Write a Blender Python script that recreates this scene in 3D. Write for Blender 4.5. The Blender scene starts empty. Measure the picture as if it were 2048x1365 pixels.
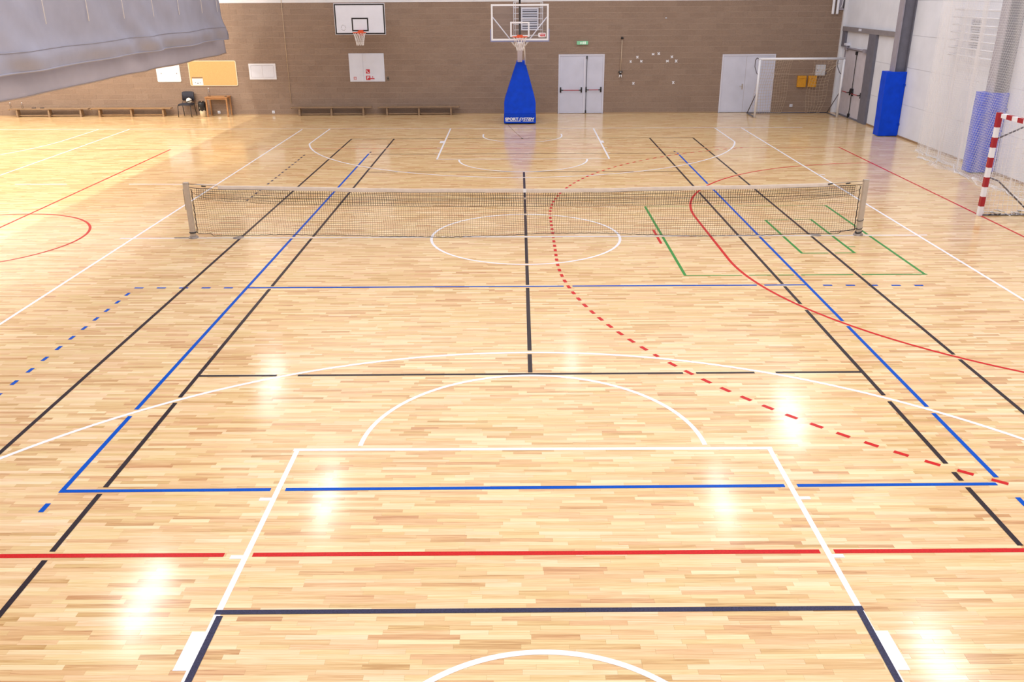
import bpy, bmesh, math, random
import numpy as np
from mathutils import Vector, Matrix

random.seed(7)
rng = np.random.RandomState(11)
S = bpy.context.scene
C = S.collection
PI = math.pi

# ------------------------------------------------------------------ camera
cd = bpy.data.cameras.new('camera')
cd.sensor_width = 36.0
cd.lens = 1720.41 / 2048 * 36.0
cd.clip_end = 200
cam = bpy.data.objects.new('camera', cd)
C.objects.link(cam)
cam.matrix_world = (Matrix.Translation((-0.1506, -16.0292, 4.3744)) @ Matrix.Rotation(0.007, 4, 'Z')
                    @ Matrix.Rotation(1.1842, 4, 'X') @ Matrix.Rotation(-0.0061, 4, 'Z'))
S.camera = cam

# ------------------------------------------------------------------ world, exposure
S.view_settings.view_transform = 'Standard'
S.view_settings.look = 'None'
S.view_settings.gamma = 1
S.view_settings.use_curve_mapping = False
S.view_settings.exposure = -0.87
w = bpy.data.worlds.new('world'); S.world = w
w.use_nodes = True
w.node_tree.nodes['Background'].inputs[0].default_value = (0.8, 0.85, 1.0, 1)
w.node_tree.nodes['Background'].inputs[1].default_value = 0.6

# ------------------------------------------------------------------ lamps and added fill lights under the ceiling
def lamp_or_fill(x, y, power, col=(1, 0.97, 0.95), sx=0.35, sy=1.6, z=8.05):
    l = bpy.data.lights.new('hall_lamp_or_fill', 'AREA')
    l.shape = 'RECTANGLE'; l.size = sx; l.size_y = sy
    l.energy = power; l.color = col
    o = bpy.data.objects.new('hall_lamp_or_fill', l)
    o.location = (x, y, z)
    C.objects.link(o)
    return o
NEU = (0.93, 0.95, 1.0)
WARM = (1.0, 0.94, 0.83)
for x, y, p in ((-5.2, 3.4, 120), (5.2, 3.4, 100), (-8.6, 10.8, 105), (8.35, 8.0, 145), (-8.4, -0.6, 200),
                (8.2, -2.8, 200), (1.8, 12.6, 42), (-5.0, -9.0, 250), (5.0, -9.0, 250), (0.0, -15.0, 250)):  # last three are added out of view to even out the light
    lamp_or_fill(x, y, p, NEU, 0.10, 2.5)
for x, y, p in ((-12.7, 14.5, 520), (-12.7, 8.0, 520), (-12.7, 1.0, 480), (-12.7, -6.0, 400), (-17.0, 11.0, 650), (-17.0, 3.0, 650),
                (-22.5, 13.5, 900), (-22.5, 6.0, 900), (-28.5, 9.0, 900), (-22.0, -3.0, 700)):
    lamp_or_fill(x, y, p, WARM)
# added broad fill lights for evenness, one over each half of the hall
lamp_or_fill(1.0, 0.5, 3600, NEU, 19.0, 33.0, 8.45)
lamp_or_fill(-21.5, 0.5, 2700, WARM, 17.0, 33.0, 8.45)

# ------------------------------------------------------------------ materials
def nodes(name):
    m = bpy.data.materials.new(name); m.use_nodes = True
    nt = m.node_tree
    return m, nt, nt.nodes['Principled BSDF']

def mat(name, col, rough=0.6, metal=0.0, noise=0.0, nscale=8.0, bump=0.0, bscale=60.0, spec=0.5, emit=0.0, alpha=1.0, stretch=None):
    m, nt, b = nodes(name)
    b.inputs['Roughness'].default_value = rough
    b.inputs['Metallic'].default_value = metal
    b.inputs['Specular IOR Level'].default_value = spec
    b.inputs['Base Color'].default_value = (*col, 1)
    tc = nt.nodes.new('ShaderNodeTexCoord')
    vec = tc.outputs['Object']
    if stretch:
        mp = nt.nodes.new('ShaderNodeMapping'); mp.inputs['Scale'].default_value = stretch
        nt.links.new(vec, mp.inputs[0]); vec = mp.outputs[0]
    if noise:
        n = nt.nodes.new('ShaderNodeTexNoise'); n.inputs['Scale'].default_value = nscale
        n.inputs['Detail'].default_value = 4
        nt.links.new(vec, n.inputs['Vector'])
        r = nt.nodes.new('ShaderNodeValToRGB')
        r.color_ramp.elements[0].position = 0.3; r.color_ramp.elements[1].position = 0.7
        r.color_ramp.elements[0].color = (*[max(0, c * (1 - noise)) for c in col], 1)
        r.color_ramp.elements[1].color = (*[min(1, c * (1 + noise)) for c in col], 1)
        nt.links.new(n.outputs['Fac'], r.inputs['Fac']); nt.links.new(r.outputs['Color'], b.inputs['Base Color'])
    if bump:
        n2 = nt.nodes.new('ShaderNodeTexNoise'); n2.inputs['Scale'].default_value = bscale
        nt.links.new(vec, n2.inputs['Vector'])
        bp = nt.nodes.new('ShaderNodeBump'); bp.inputs['Strength'].default_value = bump
        bp.inputs['Distance'].default_value = 0.01
        nt.links.new(n2.outputs['Fac'], bp.inputs['Height']); nt.links.new(bp.outputs['Normal'], b.inputs['Normal'])
    if emit:
        b.inputs['Emission Color'].default_value = (*col, 1); b.inputs['Emission Strength'].default_value = emit
    return m

def paint_ior(*names):
    for n in names: M[n].node_tree.nodes['Principled BSDF'].inputs['IOR'].default_value = 1.25

def wood_floor_mat():
    m, nt, b = nodes('parquet')
    L = nt.links.new
    at = nt.nodes.new('ShaderNodeAttribute'); at.attribute_name = 'tone'
    tc = nt.nodes.new('ShaderNodeTexCoord')
    mp = nt.nodes.new('ShaderNodeMapping'); mp.inputs['Scale'].default_value = (1.1, 34.0, 1.0)
    L(tc.outputs['Object'], mp.inputs[0])
    # every strip samples another piece of the grain
    sh = nt.nodes.new('ShaderNodeVectorMath'); sh.operation = 'MULTIPLY_ADD'
    sh.inputs[1].default_value = (37.0, 91.0, 13.0)
    L(at.outputs['Color'], sh.inputs[0]); L(mp.outputs[0], sh.inputs[2])
    n = nt.nodes.new('ShaderNodeTexNoise'); n.inputs['Scale'].default_value = 1.6
    n.inputs['Detail'].default_value = 5; n.inputs['Distortion'].default_value = 1.2
    L(sh.outputs[0], n.inputs['Vector'])
    mx = nt.nodes.new('ShaderNodeMath'); mx.operation = 'MULTIPLY_ADD'
    mx.inputs[1].default_value = 1.25; mx.inputs[2].default_value = -0.625
    L(n.outputs['Fac'], mx.inputs[0])
    ad = nt.nodes.new('ShaderNodeMath'); ad.operation = 'ADD'; ad.use_clamp = True
    sp = nt.nodes.new('ShaderNodeSeparateColor'); L(at.outputs['Color'], sp.inputs[0])
    L(sp.outputs[0], ad.inputs[0]); L(mx.outputs[0], ad.inputs[1])
    r = nt.nodes.new('ShaderNodeValToRGB')
    e = r.color_ramp.elements
    e[0].position = 0.0; e[0].color = (0.50, 0.26, 0.10, 1)
    e[1].position = 1.0; e[1].color = (0.88, 0.68, 0.42, 1)
    k = e.new(0.22); k.color = (0.65, 0.40, 0.175, 1)
    k = e.new(0.55); k.color = (0.76, 0.53, 0.27, 1)
    L(ad.outputs[0], r.inputs['Fac'])
    # a slight rosy or yellow cast from strip to strip
    hu = nt.nodes.new('ShaderNodeHueSaturation')
    hm = nt.nodes.new('ShaderNodeMath'); hm.operation = 'MULTIPLY_ADD'
    hm.inputs[1].default_value = 0.020; hm.inputs[2].default_value = 0.491
    L(sp.outputs[1], hm.inputs[0]); L(hm.outputs[0], hu.inputs['Hue'])
    hu.inputs['Saturation'].default_value = 0.97
    L(r.outputs['Color'], hu.inputs['Color'])
    L(hu.outputs['Color'], b.inputs['Base Color'])
    rn = nt.nodes.new('ShaderNodeMath'); rn.operation = 'MULTIPLY_ADD'
    rn.inputs[1].default_value = 0.07; rn.inputs[2].default_value = 0.115
    L(n.outputs['Fac'], rn.inputs[0]); L(rn.outputs[0], b.inputs['Roughness'])
    b.inputs['Specular IOR Level'].default_value = 0.42
    return m

M = {}
M['parquet'] = wood_floor_mat()
M['subfloor'] = mat('subfloor', (0.40, 0.24, 0.11), 0.4, noise=0.25, nscale=3, stretch=(1, 20, 1))
M['white_line'] = mat('white_line', (0.86, 0.87, 0.95), 0.28)
M['blue_line'] = mat('blue_line', (0.0, 0.080, 0.50), 0.32, spec=0.15, noise=0.12, nscale=60)
M['black_line'] = mat('black_line', (0.028, 0.020, 0.027), 0.30, spec=0.3, noise=0.35, nscale=90)
M['navy_line'] = mat('navy_line', (0.040, 0.040, 0.085), 0.35, spec=0.3, noise=0.35, nscale=90)
M['red_line'] = mat('red_line', (0.56, 0.014, 0.016), 0.30, spec=0.3, noise=0.15, nscale=60)
M['green_line'] = mat('green_line', (0.04, 0.26, 0.055), 0.30, spec=0.3, noise=0.15, nscale=60)
paint_ior('blue_line', 'red_line', 'black_line', 'navy_line', 'green_line')
M['block'] = mat('block', (0.290, 0.208, 0.162), 0.9, noise=0.34, nscale=85, bump=0.3, bscale=120)
M['block_b'] = mat('block_b', (0.302, 0.218, 0.170), 0.9, noise=0.34, nscale=85, bump=0.3, bscale=120)
M['block_c'] = mat('block_c', (0.276, 0.197, 0.153), 0.9, noise=0.34, nscale=85, bump=0.3, bscale=120)
M['mortar'] = mat('mortar', (0.52, 0.41, 0.33), 0.95, noise=0.2, nscale=40)
M['white_wall'] = mat('white_wall', (0.76, 0.77, 0.83), 0.8, noise=0.04, nscale=2)
M['panel'] = mat('panel', (0.76, 0.79, 0.88), 0.75, noise=0.05, nscale=1.5)
M['joint'] = mat('joint', (0.55, 0.55, 0.60), 0.9)
M['ceiling'] = mat('ceiling', (0.75, 0.75, 0.77), 0.9)
M['white_paint'] = mat('white_paint', (0.74, 0.78, 0.91), 0.45, noise=0.03, nscale=3)
M['door_paint'] = mat('door_paint', (0.62, 0.65, 0.80), 0.45, noise=0.06, nscale=2)
M['door_frame'] = mat('door_frame', (0.67, 0.69, 0.83), 0.5)
M['door_grey'] = mat('door_grey', (0.60, 0.57, 0.64), 0.5, noise=0.06, nscale=4)
M['steel_grey'] = mat('steel_grey', (0.155, 0.155, 0.20), 0.55, noise=0.08, nscale=6)
M['steel_light'] = mat('steel_light', (0.33, 0.31, 0.37), 0.5, noise=0.08, nscale=6)
M['lintel'] = mat('lintel', (0.26, 0.24, 0.26), 0.6, noise=0.1, nscale=4)
M['blue_pad'] = mat('blue_pad', (0.0, 0.058, 0.68), 0.5, noise=0.12, nscale=5, bump=0.25, bscale=7, spec=0.2)
M['blue_dark'] = mat('blue_dark', (0.0, 0.052, 0.58), 0.5, spec=0.2, noise=0.15, nscale=6, bump=0.2, bscale=6)
M['black'] = mat('black', (0.012, 0.011, 0.014), 0.45)
M['dark_fabric'] = mat('dark_fabric', (0.03, 0.032, 0.05), 0.85, noise=0.2, nscale=40)
M['black_bag'] = mat('black_bag', (0.012, 0.012, 0.014), 0.3, bump=0.7, bscale=25)
M['wood'] = mat('wood', (0.40, 0.20, 0.085), 0.45, noise=0.25, nscale=5, stretch=(1, 12, 12))
M['wood_worn'] = mat('wood_worn', (0.30, 0.20, 0.125), 0.6, noise=0.25, nscale=5, stretch=(1, 12, 12))
M['wood_mid'] = mat('wood_mid', (0.32, 0.195, 0.10), 0.6, noise=0.25, nscale=5, stretch=(1, 12, 12))
M['skirting'] = mat('skirting', (0.45, 0.30, 0.18), 0.6)
M['cork'] = mat('cork', (0.66, 0.42, 0.18), 0.9, noise=0.12, nscale=60)
M['pale_frame'] = mat('pale_frame', (0.80, 0.68, 0.50), 0.5)
M['paper'] = mat('paper', (0.80, 0.82, 0.90), 0.7, noise=0.03)
M['sign_red'] = mat('sign_red', (0.55, 0.02, 0.04), 0.5)
M['sign_green'] = mat('sign_green', (0.22, 0.55, 0.34), 0.5, emit=0.25)
M['sign_white'] = mat('sign_white', (0.9, 0.95, 0.9), 0.5, emit=0.5)
M['orange'] = mat('orange', (0.72, 0.09, 0.02), 0.4)
M['cord_white'] = mat('cord_white', (0.90, 0.90, 0.95), 0.8)
M['net_white'] = mat('net_white', (0.86, 0.85, 0.88), 0.8)
M['net_cream'] = mat('net_cream', (0.62, 0.50, 0.38), 0.8)
M['net_dark'] = mat('net_dark', (0.035, 0.028, 0.028), 0.8)
M['net_brown'] = mat('net_brown', (0.17, 0.10, 0.065), 0.8)
M['band'] = mat('band', (0.66, 0.57, 0.50), 0.8, noise=0.06, nscale=9)
M['alu'] = mat('alu', (0.52, 0.46, 0.41), 0.35, metal=0.35, noise=0.06, nscale=12)
M['alu_cap'] = mat('alu_cap', (0.30, 0.26, 0.24), 0.4, metal=0.5, noise=0.2, nscale=20)
M['grey_tube'] = mat('grey_tube', (0.16, 0.15, 0.18), 0.5)
M['white_tube'] = mat('white_tube', (0.82, 0.84, 0.92), 0.35)
M['stripe_red'] = mat('stripe_red', (0.36, 0.008, 0.02), 0.35)
M['yellow'] = mat('yellow', (0.68, 0.32, 0.02), 0.5, noise=0.12, nscale=15)
M['box_white'] = mat('box_white', (0.66, 0.68, 0.74), 0.5)
M['grey_plate'] = mat('grey_plate', (0.13, 0.11, 0.09), 0.5)
M['cream'] = mat('cream', (0.75, 0.66, 0.48), 0.5)
M['ball'] = mat('ball', (0.85, 0.84, 0.78), 0.5)
M['curtain'] = mat('curtain', (0.50, 0.51, 0.63), 0.75, noise=0.05, nscale=2.5, bump=0.25, bscale=30)
M['curtain_back'] = mat('curtain_back', (0.50, 0.49, 0.55), 0.85, noise=0.06, nscale=2.5)
M['curtain_edge'] = mat('curtain_edge', (0.42, 0.34, 0.30), 0.85)
M['louvre_dark'] = mat('louvre_dark', (0.07, 0.08, 0.13), 0.5)
M['slat'] = mat('slat', (0.62, 0.64, 0.74), 0.5)
M['bar_red'] = mat('bar_red', (0.38, 0.015, 0.03), 0.4)

for nm, tr in (('curtain', 0.30), ('curtain_back', 0.45)):
    nt = M[nm].node_tree; b = nt.nodes['Principled BSDF']; out = nt.nodes['Material Output']
    mx = nt.nodes.new('ShaderNodeMixShader'); tl = nt.nodes.new('ShaderNodeBsdfTranslucent')
    tl.inputs[0].default_value = (0.55, 0.55, 0.65, 1); mx.inputs[0].default_value = tr
    nt.links.new(b.outputs[0], mx.inputs[1]); nt.links.new(tl.outputs[0], mx.inputs[2]); nt.links.new(mx.outputs[0], out.inputs[0])

def glass_mat(name, tint, fac):
    m = bpy.data.materials.new(name); m.use_nodes = True
    nt = m.node_tree; nt.nodes.clear()
    out = nt.nodes.new('ShaderNodeOutputMaterial'); mix = nt.nodes.new('ShaderNodeMixShader')
    t = nt.nodes.new('ShaderNodeBsdfTransparent'); t.inputs[0].default_value = (*tint, 1)
    g = nt.nodes.new('ShaderNodeBsdfGlossy'); g.inputs['Roughness'].default_value = 0.06
    mix.inputs[0].default_value = fac
    nt.links.new(t.outputs[0], mix.inputs[1]); nt.links.new(g.outputs[0], mix.inputs[2])
    nt.links.new(mix.outputs[0], out.inputs[0])
    return m
M['glass'] = glass_mat('glass', (0.96, 0.96, 0.98), 0.04)
M['clear_plastic'] = glass_mat('clear_plastic', (0.75, 0.72, 0.72), 0.22)

# ------------------------------------------------------------------ object helpers
def link(name, me, m, parent=None):
    if m is not None and not me.materials:
        me.materials.append(M[m] if isinstance(m, str) else m)
    o = bpy.data.objects.new(name, me)
    C.objects.link(o)
    if parent is not None:
        o.parent = parent
    return o

def tag(o, label=None, cat=None, group=None, kind=None):
    if label: o['label'] = label
    if cat: o['category'] = cat
    if group: o['group'] = group
    if kind: o['kind'] = kind
    return o

def empty(name, loc, label, cat, group=None, rz=0.0):
    o = bpy.data.objects.new(name, None)
    o.empty_display_size = 0.1
    C.objects.link(o); o.location = loc; o.rotation_euler = (0, 0, rz)
    return tag(o, label, cat, group)

class MB:
    """collects simple solids into one mesh"""
    def __init__(s): s.v = []; s.f = []; s.sm = []
    def add(s, v, f, smooth=False):
        n = len(s.v); s.v += [tuple(p) for p in v]
        s.f += [tuple(i + n for i in q) for q in f]; s.sm += [smooth] * len(f); return s
    def box(s, a, b):
        x0, y0, z0 = a; x1, y1, z1 = b
        v = [(x0,y0,z0),(x1,y0,z0),(x1,y1,z0),(x0,y1,z0),(x0,y0,z1),(x1,y0,z1),(x1,y1,z1),(x0,y1,z1)]
        return s.add(v, [(0,3,2,1),(4,5,6,7),(0,1,5,4),(1,2,6,5),(2,3,7,6),(3,0,4,7)])
    def hexa(s, bot, top):
        return s.add(list(bot) + list(top), [(0,3,2,1),(4,5,6,7),(0,1,5,4),(1,2,6,5),(2,3,7,6),(3,0,4,7)])
    def tube(s, pts, r, n=8, r2=None, cap=True, closed=False, smooth=True):
        pts = [Vector(p) for p in pts]; k = len(pts); rings = []
        up = None
        for i, p in enumerate(pts):
            if closed: d = pts[(i + 1) % k] - pts[i - 1]
            else: d = pts[min(i + 1, k - 1)] - pts[max(i - 1, 0)]
            d.normalize()
            if up is None:
                up = Vector((0, 0, 1)) if abs(d.z) < 0.9 else Vector((0, 1, 0))
            a = d.cross(up)
            if a.length < 1e-5: a = d.cross(Vector((1, 0, 0)))
            a.normalize(); b = a.cross(d).normalized(); up = b
            rr = r if r2 is None else r + (r2 - r) * i / (k - 1)
            rings.append([p + (a * math.cos(t) + b * math.sin(t)) * rr for t in [2 * PI * (j + 0.5) / n for j in range(n)]])
        v = [q for ring in rings for q in ring]; f = []
        m = k if closed else k - 1
        for i in range(m):
            for j in range(n):
                a0 = i * n + j; a1 = i * n + (j + 1) % n; i2 = (i + 1) % k
                f.append((a0, a1, i2 * n + (j + 1) % n, i2 * n + j))
        s.add(v, f, smooth and n > 4)
        if cap and not closed:
            c0 = len(s.v) - k * n
            s.f.append(tuple(c0 + j for j in reversed(range(n)))); s.f.append(tuple(c0 + (k - 1) * n + j for j in range(n)))
            s.sm += [False, False]
        return s
    def lathe(s, prof, c=(0, 0, 0), n=24, smooth=True):
        v = []; f = []
        for r, z in prof:
            for j in range(n):
                t = 2 * PI * j / n; v.append((c[0] + r * math.cos(t), c[1] + r * math.sin(t), c[2] + z))
        for i in range(len(prof) - 1):
            for j in range(n):
                f.append((i*n+j, i*n+(j+1)%n, (i+1)*n+(j+1)%n, (i+1)*n+j))
        return s.add(v, f, smooth)
    def prism(s, poly, fn, d0, d1):
        """poly: 2-D outline (counter-clockwise); fn(a, b, depth) gives the point"""
        n = len(poly)
        v = [fn(a, b, d0) for a, b in poly] + [fn(a, b, d1) for a, b in poly]
        f = [tuple(reversed(range(n))), tuple(range(n, 2 * n))]
        f += [(i, (i + 1) % n, n + (i + 1) % n, n + i) for i in range(n)]
        return s.add(v, f)
    def build(s, name, m, parent=None, bevel=0.0, off=None):
        me = bpy.data.meshes.new(name)
        v = s.v
        if off is not None: v = [(p[0]-off[0], p[1]-off[1], p[2]-off[2]) for p in v]
        me.from_pydata(v, [], s.f)
        me.polygons.foreach_set('use_smooth', s.sm)
        if bevel:
            bm = bmesh.new(); bm.from_mesh(me)
            bmesh.ops.recalc_face_normals(bm, faces=bm.faces)
            bmesh.ops.bevel(bm, geom=[e for e in bm.edges if e.calc_face_angle(0) > 0.5], offset=bevel, segments=2, affect='EDGES', profile=0.7)
            bm.to_mesh(me); bm.free()
        me.update()
        return link(name, me, m, parent)

def box(name, a, b, m, parent=None, bevel=0.0):
    a2 = tuple(min(p, q) for p, q in zip(a, b)); b2 = tuple(max(p, q) for p, q in zip(a, b))
    return MB().box(a2, b2).build(name, m, parent, bevel)

def quads_mesh(name, V, F, m, parent=None, smooth=False):
    me = bpy.data.meshes.new(name)
    V = np.asarray(V, np.float32); F = np.asarray(F, np.int32)
    me.vertices.add(len(V)); me.vertices.foreach_set('co', V.ravel())
    me.loops.add(F.size); me.loops.foreach_set('vertex_index', F.ravel())
    me.polygons.add(len(F)); me.polygons.foreach_set('loop_start', np.arange(0, F.size, 4, dtype=np.int32))
    me.update(calc_edges=True)
    me.polygons.foreach_set('use_smooth', np.full(len(F), bool(smooth)))
    return link(name, me, m, parent)

def rrect(x0, z0, x1, z1, r, n=5):
    out = []
    for cx, cz, a in ((x1-r, z0+r, -PI/2), (x1-r, z1-r, 0), (x0+r, z1-r, PI/2), (x0+r, z0+r, PI)):
        for i in range(n + 1):
            t = a + PI/2 * i / n; out.append((cx + r*math.cos(t), cz + r*math.sin(t)))
    return out

WY = 17.95        # face of the far wall
WX = 12.0         # face of the right wall
BY = lambda a, b, d: (a, d, b)        # outline in x-z, depth along y

# ------------------------------------------------------------------ floor
floor = box('floor', (-33, -18.2, -0.2), (12.3, 18.2, -0.012), 'subfloor')
tag(floor, 'pale strip parquet sports hall floor with painted court lines', 'floor', kind='structure')

PITCH = 0.05
def strips():
    out = []
    j0 = int(-13.0 / PITCH); j1 = int(17.94 / PITCH)
    for j in range(j0, j1):
        y = j * PITCH
        d = y + 16
        xl = max(-21.5, -(5.6 + d * 0.62)); xr = min(11.98, 5.6 + d * 0.62)
        x = xl - rng.uniform(0, 0.5)
        while x < xr:
            L = rng.choice([0.32, 0.40, 0.48, 0.55, 0.62]) * rng.uniform(0.85, 1.1)
            x1 = min(x + L, 11.99)
            if x1 - x > 0.05: out.append((max(x, -21.9), x1, y))
            x += L
    return np.array(out)
ST = strips()
tone = np.clip(rng.normal(0.57, 0.18, len(ST)), 0.05, 1)
dark = rng.rand(len(ST)) < 0.19
tone[dark] = rng.uniform(0.12, 0.42, dark.sum())
hue = rng.rand(len(ST)); rnd = rng.rand(len(ST))
# the 300 strips nearest the camera are parts of their own
dd = np.hypot(ST[:, 0] + 0.15, (ST[:, 2] + 16)); inview = (ST[:, 2] > -11.75) & (np.abs((ST[:, 0] + ST[:, 1]) / 2 + 0.05) < 3.9 + (ST[:, 2] + 11.7) * 0.56)
order = np.argsort(np.where(inview, ST[:, 2] * 10 + np.abs(ST[:, 0]) * 0.01, 1e9))
solo = set(order[:300].tolist())
G = 0.0003
def set_tone(me, cols):
    ca = me.color_attributes.new('tone', 'FLOAT_COLOR', 'POINT')
    ca.data.foreach_set('color', np.asarray(cols, np.float32).ravel())
for i in sorted(solo):
    x0, x1, y = ST[i]
    mb = MB()
    e = 0.0004
    b = [(x0+G, y+G, -0.012), (x1-G, y+G, -0.012), (x1-G, y+PITCH-G, -0.012), (x0+G, y+PITCH-G, -0.012)]
    c = [(p[0], p[1], -e) for p in b]
    t = [(x0+G+e, y+G+e, 0), (x1-G-e, y+G+e, 0), (x1-G-e, y+PITCH-G-e, 0), (x0+G+e, y+PITCH-G-e, 0)]
    mb.v = b + c + t
    mb.f = [(0,1,5,4),(1,2,6,5),(2,3,7,6),(3,0,4,7),(4,5,9,8),(5,6,10,9),(6,7,11,10),(7,4,8,11),(8,9,10,11)]
    mb.sm = [False] * 9
    o = mb.build('plank', 'parquet', floor)
    set_tone(o.data, [(tone[i], hue[i], rnd[i], 1)] * 12)
rest = np.array([i for i in range(len(ST)) if i not in solo])
R = ST[rest]; n = len(R)
x0, x1, y = R[:, 0] + G, R[:, 1] - G, R[:, 2]
V = np.zeros((n, 8, 3), np.float32)
for k, (xx, yy, zz) in enumerate(((x0, y+G, -0.012), (x1, y+G, -0.012), (x1, y+PITCH-G, -0.012), (x0, y+PITCH-G, -0.012),
                                  (x0, y+G, 0), (x1, y+G, 0), (x1, y+PITCH-G, 0), (x0, y+PITCH-G, 0))):
    V[:, k, 0] = xx; V[:, k, 1] = yy; V[:, k, 2] = zz
base = (np.arange(n) * 8)[:, None]
F = np.concatenate([base + np.array(q)[None] for q in ((4,5,6,7),(0,1,5,4),(1,2,6,5),(2,3,7,6),(3,0,4,7))], 0)
o = quads_mesh('parquet_strips', V.reshape(-1, 3), F, 'parquet', floor)
cols = np.stack([tone[rest], hue[rest], rnd[rest], np.ones(n)], 1)
set_tone(o.data, np.repeat(cols, 8, 0))
tag(o, kind='stuff')

# ------------------------------------------------------------------ court lines (paint films on the floor, parts of it)
RANK = {'white_line': 5, 'red_line': 4, 'blue_line': 3, 'black_line': 2, 'navy_line': 2, 'green_line': 1}
LINES = []
def seg(p, q, w=0.05): 
    p, q = np.array(p, float), np.array(q, float)
    n = max(2, int(np.linalg.norm(q - p) / 0.02) + 1)
    return p + (q - p) * np.linspace(0, 1, n)[:, None]
def arc(cx, cy, r, a0, a1):
    n = max(8, int(abs(a1 - a0) * r / 0.02)); t = np.linspace(a0, a1, n)
    return np.stack([cx + r * np.cos(t), cy + r * np.sin(t)], 1)
def line(name, col, pts, w=0.05, label=None, skip=(), dash=None, closed=False):
    LINES.append(dict(name=name, col=col, pts=pts, w=w, label=label, skip=skip, dash=dash))
D = math.radians
# white: basketball
line('side_line', 'white_line', seg((-7.56, -18), (-7.54, 14.1)), label='white left side line')
line('side_line', 'white_line', seg((7.50, -18), (7.52, 14.0)), label='white right side line')
line('end_line', 'white_line', seg((-21.5, 14.50), (9.6, 13.97)), label='white far end line')
line('centre_line', 'white_line', seg((-7.80, 0.03), (7.70, 0.03)), label='white centre line under the net')
line('centre_circle', 'white_line', arc(0.01, 0.02, 1.80, 0, 2*PI), label='white centre circle')
line('free_throw_line', 'white_line', seg((-2.465, -8.245), (2.465, -8.235)), label='white near free throw line')
line('lane_line', 'white_line', seg((-2.425, -8.24), (-2.445, -12.6)), label='white left lane line')
line('lane_line', 'white_line', seg((2.435, -8.24), (2.455, -12.6)), label='white right lane line')
line('free_throw_arc', 'white_line', arc(0.0, -8.20, 1.79, 0.02, PI-0.02), label='white near free throw arc')
a3 = math.acos(6.6/6.745)
line('three_point_line', 'white_line', arc(0.0, -12.43, 6.745, 0.2, PI-0.2), label='white near three point arc')
line('restricted_arc', 'white_line', arc(0.03, -12.44, 1.26, 0, PI), label='white arc at the bottom edge')
for sx in (-1, 1):
    for yy in (-9.175, -10.06):
        line('lane_mark', 'white_line', seg((sx*2.45, yy), (sx*2.56, yy)), label='short white lane mark')
    line('lane_block', 'white_line', seg((sx*2.512, -10.965), (sx*2.512, -11.36)), w=0.10, label='white rectangular lane block')
line('lane_line', 'white_line', seg((-2.43, 14.16), (-2.40, 8.28)), label='white far left lane line')
line('lane_line', 'white_line', seg((2.47, 14.0), (2.44, 8.26)), label='white far right lane line')
line('free_throw_line', 'white_line', seg((-2.42, 8.29), (2.46, 8.26)), label='white far free throw line')
line('free_throw_arc', 'white_line', arc(0.02, 8.24, 1.79, PI+0.02, 2*PI-0.02), label='white far free throw arc')
line('restricted_arc', 'white_line', np.concatenate([seg((-1.25, 12.85), (-1.25, 12.46)), arc(0.03, 12.45, 1.28, PI, 2*PI)[1:], seg((1.31, 12.45), (1.31, 12.85))[1:]]), label='white arc before the hoop stand')
t0 = math.acos(6.62/6.75)
line('three_point_line', 'white_line', np.concatenate([seg((-6.60, 14.2), (-6.61, 12.45-6.75*math.sin(t0))), arc(0.0, 12.45, 6.75, PI+t0, 2*PI-t0)[1:-1], seg((6.61, 12.45-6.75*math.sin(t0)), (6.61, 14.0))]), label='white far three point line')
for sx, dy in ((-1, 0.08), (1, 0)):
    line('lane_block', 'white_line', seg((sx*2.50, 11.0+dy), (sx*2.50, 11.4+dy)), w=0.12)
    for yy in (9.2, 10.1):
        line('lane_mark', 'white_line', seg((sx*2.44, yy+dy), (sx*2.56, yy+dy)))
line('tick_mark', 'white_line', seg((-12.6, 5.14), (-11.3, 5.11)), label='white line beyond the curtain')
line('tick_mark', 'white_line', seg((-9.75, 5.10), (-7.56, 5.03)), label='white line left of the net')
line('tick_mark', 'white_line', seg((7.52, 5.86), (7.68, 5.86)))
line('side_line', 'white_line', seg((-13.60, 14.35), (-13.66, -9)), label='white side line of the left court')
line('three_point_line', 'white_line', np.concatenate([seg((-14.68, 14.38), (-14.72, 12.2)), arc(-21.35, 12.2, 6.63, 0, -PI/2)[1:]]), label='white three point line of the left court')
# red: handball
line('side_line', 'red_line', seg((-12, -10.09), (9.5, -9.95)), w=0.055, label='red near side line')
line('side_line', 'red_line', seg((-21.5, 10.30), (9.47, 9.98)), w=0.03, label='red far side line')
line('goal_line', 'red_line', seg((9.46, 10.0), (9.46, -10)), w=0.05, label='red goal line at the right')
line('halfway_line', 'red_line', seg((-10.61, 10.15), (-10.61, -10)), w=0.05, label='red halfway line')
line('centre_circle', 'red_line', arc(-10.6, 0.02, 2.02, 0, 2*PI), label='red circle at the left edge')
line('goal_area_line', 'red_line', np.concatenate([arc(9.5, 1.5, 5.95, PI/2, PI), arc(9.5, -1.5, 5.95, PI, 1.5*PI)]), label='red solid goal area line')
line('throw_dash', 'red_line', np.concatenate([arc(9.49, 1.5, 8.95, PI/2+0.33, PI), arc(9.49, -1.5, 8.95, PI, 1.5*PI-0.32)]), w=0.055, dash=(0.15, 0.15, 0.06))
line('throw_mark', 'red_line', seg((2.53, 0.50), (2.53, -0.50)), label='short red penalty mark')
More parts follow.
